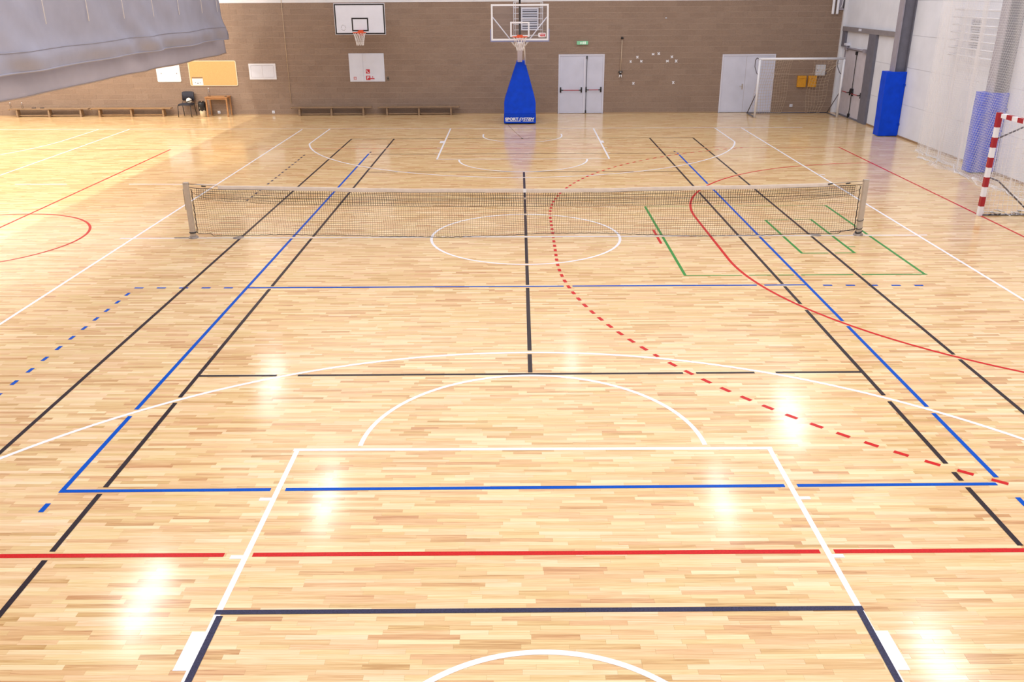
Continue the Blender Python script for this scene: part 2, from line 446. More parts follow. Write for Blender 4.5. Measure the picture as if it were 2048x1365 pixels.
# blue: volleyball
line('side_line', 'blue_line', seg((-4.478, -9.05), (-4.47, 9.25)), label='blue left side line')
line('side_line', 'blue_line', seg((4.462, -8.96), (4.50, 9.15)), label='blue right side line')
line('end_line', 'blue_line', seg((-4.50, -9.03), (4.485, -8.937)), label='blue near end line')
line('attack_line', 'blue_line', seg((-4.47, -2.99), (4.49, -2.95)), label='blue near attack line')
line('extension_dash', 'blue_line', seg((-4.70, -2.99), (-6.30, -2.975)), dash=(0.15, 0.21, 0))
line('extension_dash', 'blue_line', seg((4.72, -2.97), (6.30, -3.0)), dash=(0.15, 0.21, 0))
line('coach_dash', 'blue_line', seg((-6.265, -3.22), (-6.262, -8.9)), dash=(0.14, 0.225, 0))
line('coach_dash', 'navy_line', seg((-6.28, 3.2), (-6.31, 9.2)), dash=(0.15, 0.21, 0))
line('service_mark', 'blue_line', seg((-4.50, -9.24), (-4.50, -9.385)), label='short blue service mark')
line('service_mark', 'blue_line', seg((4.475, -9.175), (4.475, -9.32)), label='short blue service mark')
line('service_mark', 'navy_line', seg((4.46, 9.32), (4.46, 9.47)))
line('service_mark', 'navy_line', seg((-4.46, 9.42), (-4.46, 9.57)))
line('end_line', 'black_line', seg((-4.47, 9.17), (4.5, 9.08)), w=0.03, label='dark far end line')
# black: tennis
line('side_line', 'black_line', seg((-4.095, -12.0), (-4.09, 11.98)), label='black left inner side line')
line('side_line', 'black_line', seg((4.10, -12.0), (4.09, 11.93)), label='black right inner side line')
line('side_line', 'black_line', seg((-5.485, -12.0), (-5.46, 11.99)), label='black left outer side line')
line('side_line', 'black_line', seg((5.47, -12.0), (5.47, 11.92)), label='black right outer side line')
line('base_line', 'black_line', seg((-5.46, 11.97), (5.47, 11.90)), w=0.035, label='dark far base line')
line('service_line', 'black_line', seg((-4.08, -6.395), (4.09, -6.335)), w=0.05, label='black near service line', skip=('free_throw_arc',))
line('service_line', 'black_line', seg((-4.08, 6.49), (4.09, 6.40)), w=0.05, label='black far service line', skip=('free_throw_arc',))
line('centre_service_line', 'black_line', seg((0.005, -6.32), (0.03, 6.46)), w=0.055, label='black centre service line')
# dark box over the lane
line('lane_box', 'navy_line', seg((-2.46, -10.752), (2.475, -10.714)), label='navy line across the lane', skip=('lane_line',))
line('lane_box', 'navy_line', seg((-2.412, -10.795), (-2.422, -12.4)), label='navy line beside the left lane block', skip=('lane_line', 'lane_block'))
line('lane_box', 'navy_line', seg((2.440, -10.735), (2.432, -12.4)), label='navy line beside the right lane block', skip=('lane_line', 'lane_block'))
# green
line('green_rectangle', 'green_line', seg((2.64, 2.47), (2.625, -2.45)), label='green left side of the large rectangle')
line('green_rectangle', 'green_line', seg((2.62, -2.44), (6.62, -2.42)), w=0.04, label='green near side of the large rectangle')
line('green_rectangle', 'green_line', seg((6.58, -2.42), (6.58, 2.52)), label='green right side of the large rectangle')
line('green_rectangle', 'green_line', seg((2.64, 2.49), (6.58, 2.52)), w=0.025, label='green far side of the large rectangle')
line('green_rectangle', 'green_line', seg((4.93, 1.25), (4.94, -1.19)), label='green left side of the small rectangle')
line('green_rectangle', 'green_line', seg((4.93, -1.17), (5.91, -1.16)), w=0.04, label='green near side of the small rectangle')
line('green_rectangle', 'green_line', seg((5.88, -1.17), (5.87, 1.28)), label='green right side of the small rectangle')
line('green_rectangle', 'green_line', seg((4.92, 1.24), (5.87, 1.28)), w=0.025, label='green far side of the small rectangle')
line('green_rectangle', 'green_line', seg((5.89, -0.76), (6.04, -0.76)), w=0.03)

def cut(L):
    pts = L['pts']; keep = np.ones(len(pts), bool)
    # arc length
    s = np.concatenate([[0], np.cumsum(np.linalg.norm(np.diff(pts, axis=0), axis=1))])
    if L['dash']:
        on, off, ph = L['dash']
        n = int(s[-1] / 0.005) + 1
        s2 = np.linspace(0, s[-1], n)
        pts = np.stack([np.interp(s2, s, pts[:, 0]), np.interp(s2, s, pts[:, 1])], 1)
        keep = ((s2 + ph) % (on + off)) < on
    for o in LINES:
        if o is L or o['name'] in L['skip'] or o['dash'] and o['col'] != 'red_line': continue
        if RANK[o['col']] <= RANK[L['col']]: continue
        q = o['pts']; lim = o['w'] / 2 + 0.028
        b0 = pts.min(0) - 0.1; b1 = pts.max(0) + 0.1
        q = q[(q[:, 0] > b0[0]) & (q[:, 0] < b1[0]) & (q[:, 1] > b0[1]) & (q[:, 1] < b1[1])]
        if not len(q): continue
        for k in range(0, len(pts), 400):
            dd = np.sqrt(((pts[k:k+400, None] - q[None]) ** 2).sum(-1)).min(1)
            keep[k:k+400] &= dd > lim
    runs = []; st = None
    for i, f in enumerate(keep):
        if f and st is None: st = i
        if (not f or i == len(keep) - 1) and st is not None:
            e = i if f else i - 1
            if e > st: runs.append(pts[st:e + 1])
            st = None
    return runs
def is_straight(p):
    d = p[-1] - p[0]; l = np.linalg.norm(d)
    if l < 0.1 and len(p) > 8: return False
    nrm = np.array([-d[1], d[0]]) / l
    return np.abs((p - p[0]) @ nrm).max() < 0.002
def ribbon(mb, p, w, z=0.0012):
    if is_straight(p): p = np.array([p[0], p[-1]])
    elif len(p) > 12: p = np.concatenate([p[:-1:3], p[-1:]])
    t = np.gradient(p, axis=0); t /= np.linalg.norm(t, axis=1)[:, None] + 1e-12
    nn = np.stack([-t[:, 1], t[:, 0]], 1) * w / 2
    v = []; 
    for a, b in zip(p + nn, p - nn): v += [(a[0], a[1], z), (b[0], b[1], z)]
    mb.add(v, [(2*i, 2*i+1, 2*i+3, 2*i+2) for i in range(len(p) - 1)])
for li, L in enumerate(LINES):
    runs = cut(L); LZ = 0.001 + (li % 30) * 0.00006
    if L['dash']:
        for r in runs:
            mb = MB(); ribbon(mb, r, L['w'], LZ)
            mb.build(L['name'], L['col'], floor)
    else:
        mb = MB()
        for r in runs: ribbon(mb, r, L['w'], LZ + (0.002 if L['name'] == 'lane_box' else 0))
        if mb.v:
            o = mb.build(L['name'], L['col'], floor)
            if L['label']: o['label'] = L['label']
for nm, xx, yy in (('socket_cover', -5.52, 0.045), ('socket_cover', 5.58, 0.06)):
    MB().lathe([(0.0, 0.006), (0.085, 0.006), (0.10, 0.003), (0.105, 0.0)], (xx, yy, 0), 24).build(nm, 'alu_cap', floor)['label'] = 'round metal socket cover'
MB().lathe([(0.0, 0.012), (0.03, 0.012), (0.035, 0.0)], (0.02, 11.87, 0), 12).build('socket_cover', 'black', floor)['label'] = 'small dark socket cover'

# ------------------------------------------------------------------ far wall of brown blocks
HT = 8.6
wall_back = box('wall_back', (-33.2, WY + 0.004, 0), (12.3, WY + 0.35, 4.02), 'mortar')
tag(wall_back, 'brown block wall with pale mortar joints below a white upper wall', 'wall', kind='structure')
box('upper_wall', (-33.2, WY - 0.01, 4.02), (12.3, WY + 0.35, HT), 'white_wall', wall_back)
CH, CL = 0.201, 0.50
holes = [(1.43, 3.16, 2.15), (7.58, 9.58, 2.13)]
cells = []
for r in range(20):
    z = r * CH
    x = -22.0 - (0.25 if r % 2 else 0)
    while x < 11.88:
        segs = [(max(x, -22.0), min(x + CL, 11.88))]
        for a, b, h in holes:
            if z < h - 0.02:
                ns = []
                for s0, s1 in segs:
                    if s1 <= a or s0 >= b: ns.append((s0, s1))
                    else:
                        if s0 < a: ns.append((s0, a))
                        if s1 > b: ns.append((b, s1))
                segs = ns
        for s0, s1 in segs:
            if s1 - s0 > 0.05: cells.append((s0, s1, z))
        x += CL
def blk(mb, s0, s1, z, dep=0.0):
    g = 0.005; y0 = WY - dep
    h = 0.0008
    mb.hexa([(s0+h, y0, z+g), (s1-h, y0, z+g), (s1-h, WY+0.02, z+g), (s0+h, WY+0.02, z+g)],
            [(s0+h, y0, z+CH-g), (s1-h, y0, z+CH-g), (s1-h, WY+0.02, z+CH-g), (s0+h, WY+0.02, z+CH-g)])
cells.sort(key=lambda c: math.hypot((c[0]+c[1])/2 + 0.15, c[2] - 2.5))
for a, b, h in ((1.43, 3.16, 2.162), (7.58, 9.58, 2.132)):
    box('lintel_block', (a, WY, h), (b, WY + 0.02, 2.206), 'block', wall_back)
shared = {}
for c in cells[:300]:
    key = (round(c[1] - c[0], 2), random.choice(('block', 'block', 'block_b', 'block_c')))
    if key not in shared:
        mb = MB(); blk(mb, 0, c[1] - c[0], 0)
        ob = mb.build('block', key[1], wall_back); shared[key] = ob.data
    else:
        ob = bpy.data.objects.new('block', shared[key]); C.objects.link(ob); ob.parent = wall_back
    ob.location = (c[0], -random.uniform(0, 0.002), c[2])
far_m = [MB(), MB(), MB()]
for c in cells[300:]: blk(random.choice((far_m[0], far_m[0], far_m[1], far_m[2])), c[0], c[1], c[2], random.uniform(0, 0.002))
for mb, mm in zip(far_m, ('block', 'block_b', 'block_c')):
    tag(mb.build('outer_blocks', mm, wall_back), kind='stuff')
tag(box('baseboard_back', (-33, WY - 0.02, 0.0), (1.40, WY - 0.001, 0.035), 'skirting'), 'thin pale strip along the foot of the brown wall', 'baseboard', kind='structure')
box('baseboard_section', (3.19, WY - 0.02, 0.0), (7.55, WY - 0.001, 0.035), 'skirting', bpy.data.objects['baseboard_back'])
box('baseboard_section', (9.61, WY - 0.02, 0.0), (11.86, WY - 0.001, 0.035), 'skirting', bpy.data.objects['baseboard_back'])
tag(box('trim_1', (11.88, WY - 0.12, 0), (12.0, WY + 0.02, HT), 'white_wall'), 'white pilaster in the corner beside the brown wall', 'trim', kind='structure')

# ------------------------------------------------------------------ other walls, ceiling
wr = box('wall_right', (WX + 0.012, -18.2, 0), (WX + 0.3, 18.3, HT), 'joint')
tag(wr, 'white panelled right wall with thin grey joints', 'wall', kind='structure')
def rpanel(y0, y1, z0, z1, m='panel'):
    g = 0.004
    return box('panel', (WX, y0 + g, z0 + g), (WX + 0.02, y1 - g, z1 - g), m, wr)
ZS = [0.0, 1.0, 2.1, 3.05, 4.05, 5.05, 6.05, 7.05, 8.05, HT]
YS = [-18.2, -12, -6, 0.0, 6.0, 12.2]
for a, b in zip(YS[:-1], YS[1:]):
    for z0, z1 in zip(ZS[:-1], ZS[1:]): rpanel(a, b, z0, z1)
for a, b in ((12.2, 14.85),):
    for z0, z1 in zip(ZS[:-1], ZS[1:]): rpanel(a, b, z0, z1)
rpanel(14.85, 17.83, 3.05, 8.05); rpanel(14.85, 17.83, 8.05, HT); rpanel(14.85, 17.83, 2.36, 3.05)
rpanel(17.5, 17.83, 0, 2.36)
tag(box('baseboard_right', (WX - 0.02, -18, 0), (WX - 0.001, 14.55, 0.05), 'wood_mid'), 'brown strip along the foot of the right wall', 'baseboard', kind='structure')
tag(box('wall_left', (-33.4, -18.2, 0), (-33.1, 18.3, HT), 'white_wall'), kind='structure')
tag(box('wall_front', (-33.2, -18.5, 0), (12.3, -18.2, HT), 'white_wall'), kind='structure')
tag(box('ceiling', (-33.4, -18.5, HT), (12.4, 18.4, HT + 0.2), 'ceiling'), kind='structure')

# ------------------------------------------------------------------ doors in the far wall
def push_bar(parent, pa, pb, nrm, drop=0.0):
    """crash bar between two points, nrm = direction away from the door"""
    pa, pb, nrm = Vector(pa), Vector(pb), Vector(nrm)
    o = bpy.data.objects.new('push_bar', None)
    d = (pb - pa).normalized()
    mb = MB(); mb.tube([pa + d*0.06 + nrm*0.10, pb - d*0.06 + nrm*0.10], 0.014, 8)
    bar = mb.build('push_bar', 'bar_red', parent)
    mb = MB()
    up = Vector((0, 0, 1))
    for p, s in ((pa, 1), (pb, -1)):
        mb.tube([p + up*0.10 + nrm*0.02, p - up*0.09 + nrm*0.02], 0.028, 6)
        mb.tube([p + up*0.03 + nrm*0.03, p + up*0.0 + nrm*0.07 + d*0.02*s, p + nrm*0.10 + d*0.06*s, p + nrm*0.10 + d*0.10*s], 0.018, 6)
    mb.build('bar_arm', 'black', bar)
    return bar
def door_far(name, x0, x1, h, split, label):
    d = bpy.data.objects.new(name, None); C.objects.link(d); d.location = (x0, WY, 0)
    tag(d, label, 'door', kind='structure')
    d.location = (0, 0, 0)
    fr = MB(); t = 0.055
    fr.box((x0, WY-0.02, 0), (x0+t, WY+0.03, h)); fr.box((x1-t, WY-0.02, 0), (x1, WY+0.03, h)); fr.box((x0+t, WY-0.02, h-t), (x1-t, WY+0.03, h))
    fr.build('door_frame', 'door_frame', d, 0.004)
    a = box('door_leaf', (x0+t+0.004, WY-0.005, 0.012), (split-0.004, WY+0.04, h-t-0.004), 'door_paint', d)
    b = box('door_leaf', (split+0.004, WY-0.005, 0.012), (x1-t-0.004, WY+0.04, h-t-0.004), 'door_paint', d)
    box('backing', (x0, WY+0.041, 0), (x1, WY+0.06, h), 'black', d)
    return d, a, b
d1, la, lb = door_far('door_1', 1.43, 3.16, 2.16, 2.40, 'lilac grey double door with red push bars')
box('cover_strip', (2.38, WY-0.022, 0.02), (2.46, WY-0.006, 2.09), 'door_frame', d1, 0.003)
push_bar(la, (1.52, WY-0.006, 0.87), (2.31, WY-0.006, 0.87), (0, -1, 0))
push_bar(lb, (2.49, WY-0.024, 0.88), (3.05, WY-0.006, 0.88), (0, -1, 0))
mb = MB(); mb.tube([(2.49, WY-0.035, 0.06), (2.50, WY-0.035, 2.08)], 0.010, 6)
mb.box((2.475, WY-0.06, 2.0), (2.515, WY-0.02, 2.10)); mb.box((2.47, WY-0.06, 0.02), (2.51, WY-0.02, 0.12))
mb.build('bolt_rod', 'black', lb)
d2, lc, ld = door_far('door_2', 7.58, 9.58, 2.13, 8.50, 'plain lilac grey double door behind the white goal')
mb = MB(); mb.lathe([(0.0, 0.0), (0.028, 0.0), (0.028, 0.012), (0, 0.012)], (0, 0, 0), 12)
hd = MB().tube([(8.42, WY-0.006, 0.98), (8.42, WY-0.06, 0.98), (8.30, WY-0.06, 0.98)], 0.010, 8)
hd.box((8.395, WY-0.015, 0.86), (8.445, WY-0.005, 1.06)); hd.build('door_handle', 'alu', lc)

# ------------------------------------------------------------------ emergency door and steel in the right wall
d3 = bpy.data.objects.new('door_3', None); C.objects.link(d3)
tag(d3, 'grey emergency double door in the right wall corner', 'door', kind='structure')
fr = MB(); X = WX
fr.box((X-0.03, 15.22, 0), (X+0.02, 15.30, 2.40)); fr.box((X-0.03, 17.42, 0), (X+0.02, 17.50, 2.40)); fr.box((X-0.03, 15.30, 2.32), (X+0.02, 17.42, 2.40))
fr.build('door_frame', 'steel_light', d3)
l1 = box('door_leaf', (X-0.012, 16.26, 0.02), (X+0.02, 17.415, 2.315), 'door_grey', d3)
l2 = box('door_leaf', (X-0.012, 15.305, 0.02), (X+0.02, 16.25, 2.315), 'door_grey', d3)
push_bar(l1, (X-0.015, 17.33, 0.88), (X-0.015, 16.42, 0.88), (-1, 0, 0))
push_bar(l2, (X-0.015, 16.16, 0.88), (X-0.015, 15.38, 0.88), (-1, 0, 0))
mb = MB(); mb.tube([(X-0.04, 16.24, 0.08), (X-0.04, 16.24, 2.28)], 0.012, 6)
mb.box((X-0.08, 16.20, 0.02), (X-0.013, 16.28, 0.16)); mb.box((X-0.08, 16.20, 2.20), (X-0.013, 16.28, 2.31)); mb.box((X-0.09, 16.16, 0.86), (X-0.013, 16.32, 1.04))
mb.build('bolt_rod', 'black', l2)
mb = MB(); mb.tube([(X-0.07, 15.34, 2.37), (X-0.07, 17.40, 2.37)], 0.022, 6)
for yy in (15.45, 17.25): mb.box((X-0.11, yy-0.10, 2.31), (X-0.031, yy+0.10, 2.43))
mb.build('door_closer', 'steel_light', d3)
MB().box((X-0.14, 17.10, 2.46), (X-0.001, 17.36, 2.54)).build('emergency_lamp', 'white_paint', d3, 0.01)
box('threshold', (X-0.06, 15.22, 0), (X-0.013, 17.5, 0.05), 'steel_grey', d3)
tag(box('trim_2', (X-0.10, 14.58, 0), (X-0.001, 15.20, 2.95), 'steel_grey'), 'grey steel post at the right of the emergency door', 'post', kind='structure')
tag(box('trim_3', (X-0.08, 17.51, 2.41), (X-0.001, 17.82, 2.95), 'steel_grey'), 'grey steel post above the left of the emergency door', 'post', kind='structure')
tb = tag(box('trim_4', (X-0.10, 12.42, 2.95), (X-0.001, 17.82, 3.10), 'lintel'), 'grey steel lintel over the emergency door', 'beam', kind='structure')
box('fixing_clip', (X-0.13, 15.95, 3.0), (X-0.10, 16.15, 3.08), 'white_paint', tb)

def hbeam(name, y, label):
    o = bpy.data.objects.new(name, None); C.objects.link(o); o.location = (0, y, 0)
    tag(o, label, 'column', kind='structure')
    box('flange', (11.60, 0.0, 0), (11.635, 0.34, HT), 'steel_light', o)  # lit flange gets paler steel; the recess shade is painted in darker grey
    box('flange', (11.965, 0.0, 0), (11.999, 0.34, HT), 'steel_grey', o)
    box('web', (11.636, 0.10, 0), (11.964, 0.13, HT), 'steel_grey', o)
    return o
hbeam('trim_5', 12.02, 'dark grey steel column above the blue pad nearest the corner')
hbeam('trim_6', 6.02, 'dark grey steel column behind the white hanging net')

def pad_outline(name, y, label):
    """thick wrapped column pad, open at the back where the column stands"""
    e = empty(name, (0, y, 0), label, 'pad')
    mb = MB(); z0, z1 = 0.02, 1.98
    ys = y
    xo = 11.37
    # C-shaped section round the column
    sec = [(xo, -0.07), (11.99, -0.07), (11.99, -0.005), (11.585, -0.005), (11.585, 0.35), (xo, 0.35)]
    n = 10; rows = []
    for k in range(n + 1):
        t = k / n; z = z0 + (z1 - z0) * t
        bul = 0.006 * math.sin(t * 7.0) + 0.002 * math.sin(t * 19 + 1)
        rows.append([(a + (bul if a < 11.5 else 0), b - (abs(bul) if b < -0.05 else 0), z) for a, b in sec])
    m = len(sec)
    v = [p for r in rows for p in r]
    f = [(i*m+j, i*m+(j+1) % m, (i+1)*m+(j+1) % m, (i+1)*m+j) for i in range(n) for j in range(m)]
    f += [tuple(reversed(range(m))), tuple(n*m + j for j in range(m))]
    mb.add(v, f); mb.build('cover', 'blue_pad', e, 0.012)
    for zz in (0.35, 1.55):
        MB().box((11.93, -0.10, zz), (12.0, -0.083, zz + 0.06)).build('strap', 'blue_dark', e)
    return e
pad_outline('column_pad', 12.02, 'bright blue pad round the grey column in front of the white wall')
pad_outline('column_pad', 6.02, 'blue pad round the column seen through the white hanging net')

# ------------------------------------------------------------------ ball guards and louvres
def louvre(name, fn, u0, u1, z0, z1, ns, label):
    e = empty(name, fn(u0, 0, z0), label, 'vent'); off = e.location.copy()
    def P(mb, nm, m): return mb.build(nm, m, e, off=off)
    def B(mb, a, b):
        p, q = fn(*a), fn(*b)
        mb.box(tuple(min(i, j) for i, j in zip(p, q)), tuple(max(i, j) for i, j in zip(p, q)))
    mb = MB(); t = 0.05
    B(mb, (u0, 0, z0), (u0+t, 0.06, z1)); B(mb, (u1-t, 0, z0), (u1, 0.06, z1))
    B(mb, (u0+t, 0, z0), (u1-t, 0.06, z0+t)); B(mb, (u0+t, 0, z1-t), (u1-t, 0.06, z1))
    P(mb, 'frame', 'white_paint')
    mb = MB(); B(mb, (u0+t, 0.002, z0+t), (u1-t, 0.012, z1-t)); P(mb, 'backing', 'louvre_dark')
    for i in range(ns):
        zc = z0 + t + (z1 - z0 - 2*t) * (i + 0.5) / ns; h = (z1 - z0 - 2*t) / ns
        mb = MB()
        a, b = u0 + t + 0.002, u1 - t - 0.002
        pts = [fn(a, 0.015, zc+h*0.42), fn(b, 0.015, zc+h*0.42), fn(b, 0.05, zc-h*0.05), fn(a, 0.05, zc-h*0.05)]
        pts2 = [(p[0], p[1], p[2]-0.012) for p in pts]
        mb.hexa(pts2, pts); P(mb, 'slat', 'slat')
    return e
def guard(name, fn, u0, u1, z0, z1, nh, vs, d, label, r=0.012):
    e = empty(name, fn(u0, 0, z0), label, 'guard'); off = e.location.copy()
    for i in range(nh + 1):
        z = z0 + (z1 - z0) * i / nh
        MB().tube([fn(u0, 0.0, z), fn(u0, d, z), fn(u1, d, z), fn(u1, 0.0, z)], r if i in (0, nh) else r*0.8, 6).build('wire', 'white_tube', e, off=off)
    for u in vs:
        MB().tube([fn(u, d, z0), fn(u, d, z1)], r, 6).build('upright', 'white_tube', e, off=off)
    return e
fb = lambda u, d, z: (u, WY - 0.002 - d, z)
fr_ = lambda u, d, z: (WX - 0.002 - d, u, z)
louvre('wall_vent', fb, 0.02, 0.66, 3.02, 3.80, 8, 'white louvred vent on the brown wall behind the glass backboard')
guard('vent_guard', fb, -0.25, 0.81, 2.85, 4.00, 6, (-0.25, -0.19, 0.75, 0.81), 0.20, 'white wire ball guard over the vent behind the glass backboard')
louvre('wall_vent', fr_, 7.80, 8.42, 2.86, 3.66, 11, 'white louvred vent high on the right wall')
guard('vent_guard', fr_, 6.15, 9.05, 2.70, 3.86, 6, (6.15, 6.25), 0.24, 'white wire ball guard over the vent on the right wall', 0.028)

# ------------------------------------------------------------------ basketball helpers
def hoop_net(parent, c, off=(0, 0, 0), r0=0.225, r1=0.12, h=0.42, m='net_white', rr=0.0055, tw=3.0):
    mb = MB(); n = 12
    for s in (-1, 1):
        for k in range(n):
            pts = []
            for i in range(11):
                t = i / 10; r = r0 + (r1 - r0) * (t ** 0.6); a = 2*PI*k/n + s * t * tw * PI / n
                pts.append((c[0] + r*math.cos(a), c[1] + r*math.sin(a), c[2] - t*h))
            mb.tube(pts, rr, 4, smooth=False)
    return mb.build('net', m, parent, off=off)
def ring(parent, c, R, r, m, off=(0, 0, 0), name='rim'):
    pts = [(c[0] + R*math.cos(2*PI*i/32), c[1] + R*math.sin(2*PI*i/32), c[2]) for i in range(32)]
    return MB().tube(pts, r, 8, closed=True).build(name, m, parent, off=off)

# wall mounted backboard
cx, by = -5.70, 16.45
bb = empty('basketball_backboard', (cx, by, 2.97), 'white wooden backboard with black border fixed to the brown wall', 'basketball hoop')
o0 = bb.location.copy()
MB().box((cx-0.90, by, 2.965), (cx+0.90, by+0.03, 4.005)).build('board', 'white_paint', bb, 0.004, off=o0)
def frame_rect(x0, z0, x1, z1, t, y0, y1):
    mb = MB()
    mb.box((x0, y0, z0), (x1, y1, z0+t)); mb.box((x0, y0, z1-t), (x1, y1, z1))
    mb.box((x0, y0, z0+t), (x0+t, y1, z1-t)); mb.box((x1-t, y0, z0+t), (x1, y1, z1-t)); return mb
frame_rect(cx-0.885, 2.98, cx+0.885, 3.99, 0.045, by-0.004, by).build('border', 'black', bb, off=o0)
frame_rect(cx-0.295, 3.08, cx+0.295, 3.53, 0.045, by-0.004, by).build('target_rectangle', 'black', bb, off=o0)
for i in range(10):
    mb = MB()
    a = 2*PI*i/10; px, pz = cx-0.60+0.075*math.cos(a), 3.20+0.09*math.sin(a)
    mb.prism([(px-0.016, pz-0.010), (px+0.016, pz-0.006), (px+0.004, pz+0.018)], BY, by-0.003, by)
    mb.build('emblem_mark', 'grey_tube', bb, off=o0)
ring(bb, (cx+0.02, by-0.375, 3.05), 0.235, 0.012, 'orange', o0)
mb = MB(); mb.box((cx-0.08, by-0.15, 3.01), (cx+0.12, by-0.004, 3.10))
mb.box((cx-0.06, by-0.02, 2.93), (cx+0.10, by-0.004, 3.12))
mb.tube([(cx+0.02, by-0.01, 2.93), (cx-0.10, by-0.20, 3.04)], 0.01, 6); mb.tube([(cx+0.02, by-0.01, 2.93), (cx+0.14, by-0.20, 3.04)], 0.01, 6)
mb.build('rim_bracket', 'orange', bb, off=o0)
hoop_net(bb, (cx+0.02, by-0.375, 3.04), o0)
for sx in (-0.45, 0.45):
    mb = MB()
    for z in (3.15, 3.80):
        mb.tube([(cx+sx, by+0.03, z), (cx+sx, WY-0.002, z)], 0.025, 8)
    mb.tube([(cx+sx, by+0.06, 3.15), (cx+sx, WY-0.03, 3.80)], 0.018, 8)
    mb.build('wall_bracket', 'grey_tube', bb, off=o0)

# portable hoop stand
hs = empty('basketball_stand', (-0.03, 15.1, 0), 'portable basketball hoop with glass backboard on a blue padded base', 'basketball hoop')
o0 = hs.location.copy(); cx = -0.045; by = 12.80
MB().box((cx-0.875, by, 2.945), (cx+0.875, by+0.012, 3.975)).build('glass_board', 'glass', hs, off=o0)
bf = frame_rect(cx-0.905, 2.92, cx+0.905, 4.0, 0.055, by-0.012, by+0.03).build('board_frame', 'white_tube', hs, off=o0)
frame_rect(cx-0.305, 3.03, cx+0.305, 3.48, 0.05, by-0.006, by-0.001).build('target_rectangle', 'white_tube', hs, off=o0)
mb = MB()
mb.box((cx-0.93, by-0.02, 2.885), (cx+0.93, by+0.04, 2.918))
mb.box((cx-0.935, by-0.02, 2.918), (cx-0.907, by+0.04, 3.27)); mb.box((cx+0.907, by-0.02, 2.918), (cx+0.935, by+0.04, 3.27))
mb.build('edge_padding', mat('pad_lilac', (0.22, 0.24, 0.44), 0.6), hs, off=o0)
st = MB().prism(rrect(0.535, 3.015, 0.775, 3.15, 0.035), BY, by-0.010, by-0.0065).build('sticker', 'paper', hs, off=o0)
mb = MB()
mb.prism([(0.575, 3.12), (0.60, 3.045), (0.615, 3.045), (0.635, 3.12), (0.62, 3.12), (0.608, 3.07), (0.592, 3.12)], BY, by-0.012, by-0.0102)
for i in range(3): mb.add([(p[0], by-0.0115, p[1]) for p in rrect(0.63+i*0.042, 3.04, 0.665+i*0.042, 3.09, 0.008, 2)], [tuple(range(12))])
mb.add([(0.60, by-0.0115, 3.125), (0.76, by-0.0115, 3.12), (0.765, by-0.0115, 3.095), (0.64, by-0.0115, 3.105)], [(0, 1, 2, 3)])
mb.build('sticker_print', 'sign_red', st, off=(0, 0, 0)).location = -Vector(o0) * 0
st.children[0].location = (-o0[0], -o0[1], -o0[2])
ring(hs, (cx, by-0.375, 3.05), 0.235, 0.013, 'orange', o0)
MB().box((cx-0.09, by-0.15, 3.005), (cx+0.09, by-0.013, 3.09)).build('rim_bracket', 'orange', hs, 0.005, off=o0)
hoop_net(hs, (cx, by-0.375, 3.04), o0, r1=0.10, h=0.40)
mb = MB()
for s in (-1, 1):
    mb.tube([(cx+s*0.86, by+0.045, 3.62), (cx+s*0.33, by+0.10, 2.98), (cx+s*0.20, by+0.16, 2.86)], 0.018, 8)
    mb.tube([(cx+s*0.26, by+0.06, 2.88), (cx+s*0.14, by+0.30, 2.72)], 0.022, 8)
mb.build('board_brace', 'white_tube', hs, off=o0)
mb = MB()
mb.hexa([(cx-0.075, 15.27, 2.08), (cx+0.085, 15.27, 2.08), (cx+0.085, 15.55, 2.2), (cx-0.075, 15.55, 2.2)],
        [(cx-0.08, 13.05, 2.82), (cx+0.09, 13.05, 2.82), (cx+0.09, 13.1, 3.02), (cx-0.08, 13.1, 3.02)])
mb.build('main_arm', 'white_tube', hs, 0.006, off=o0)
MB().tube([(cx+0.20, 15.3, 2.0), (cx+0.14, 13.1, 2.78)], 0.022, 8).build('lower_arm', 'white_tube', hs, off=o0)
MB().tube([(cx, by+0.03, 3.10), (cx-0.005, by+0.30, 3.2), (cx-0.01, 14.6, 4.9)], 0.0, 8)
MB().tube([(cx, 13.2, 3.0), (cx, 13.2, HT)], 0.032, 10).build('suspension_pole', 'black', hs, off=o0)
# padded base
xa, xb = -0.605, 0.525
mb = MB().box((xa, 15.10, 0.03), (xb, 16.9, 0.345)); lp = mb.build('base_pad', 'blue_dark', hs, 0.02, off=o0)
def prof(z):
    if z <= 0.76: return xa+0.01, xb-0.01
    t = min(1, (z - 0.76) / (2.12 - 0.76))
    return xa+0.01 + t*(-0.145 - xa - 0.01), xb-0.01 + t*(0.135 - xb + 0.01)
mb = MB(); n = 14; v = []; f = []
for k in range(n + 1):
    z = 0.35 + (2.12 - 0.35) * k / n; l, r = prof(z); yf = 15.12 + 0.003*math.sin(k*1.3) + 0.12*k/n; yb = 16.5 - 0.75*k/n
    v += [(l, yf, z), (r, yf, z), (r, yb, z), (l, yb, z)]
for k in range(n):
    for j in range(4): f.append((4*k+j, 4*k+(j+1) % 4, 4*k+4+(j+1) % 4, 4*k+4+j))
f += [(3, 2, 1, 0), (4*n, 4*n+1, 4*n+2, 4*n+3)]
mb.add(v, f); mb.build('mast_pad', 'blue_pad', hs, 0.015, off=o0)

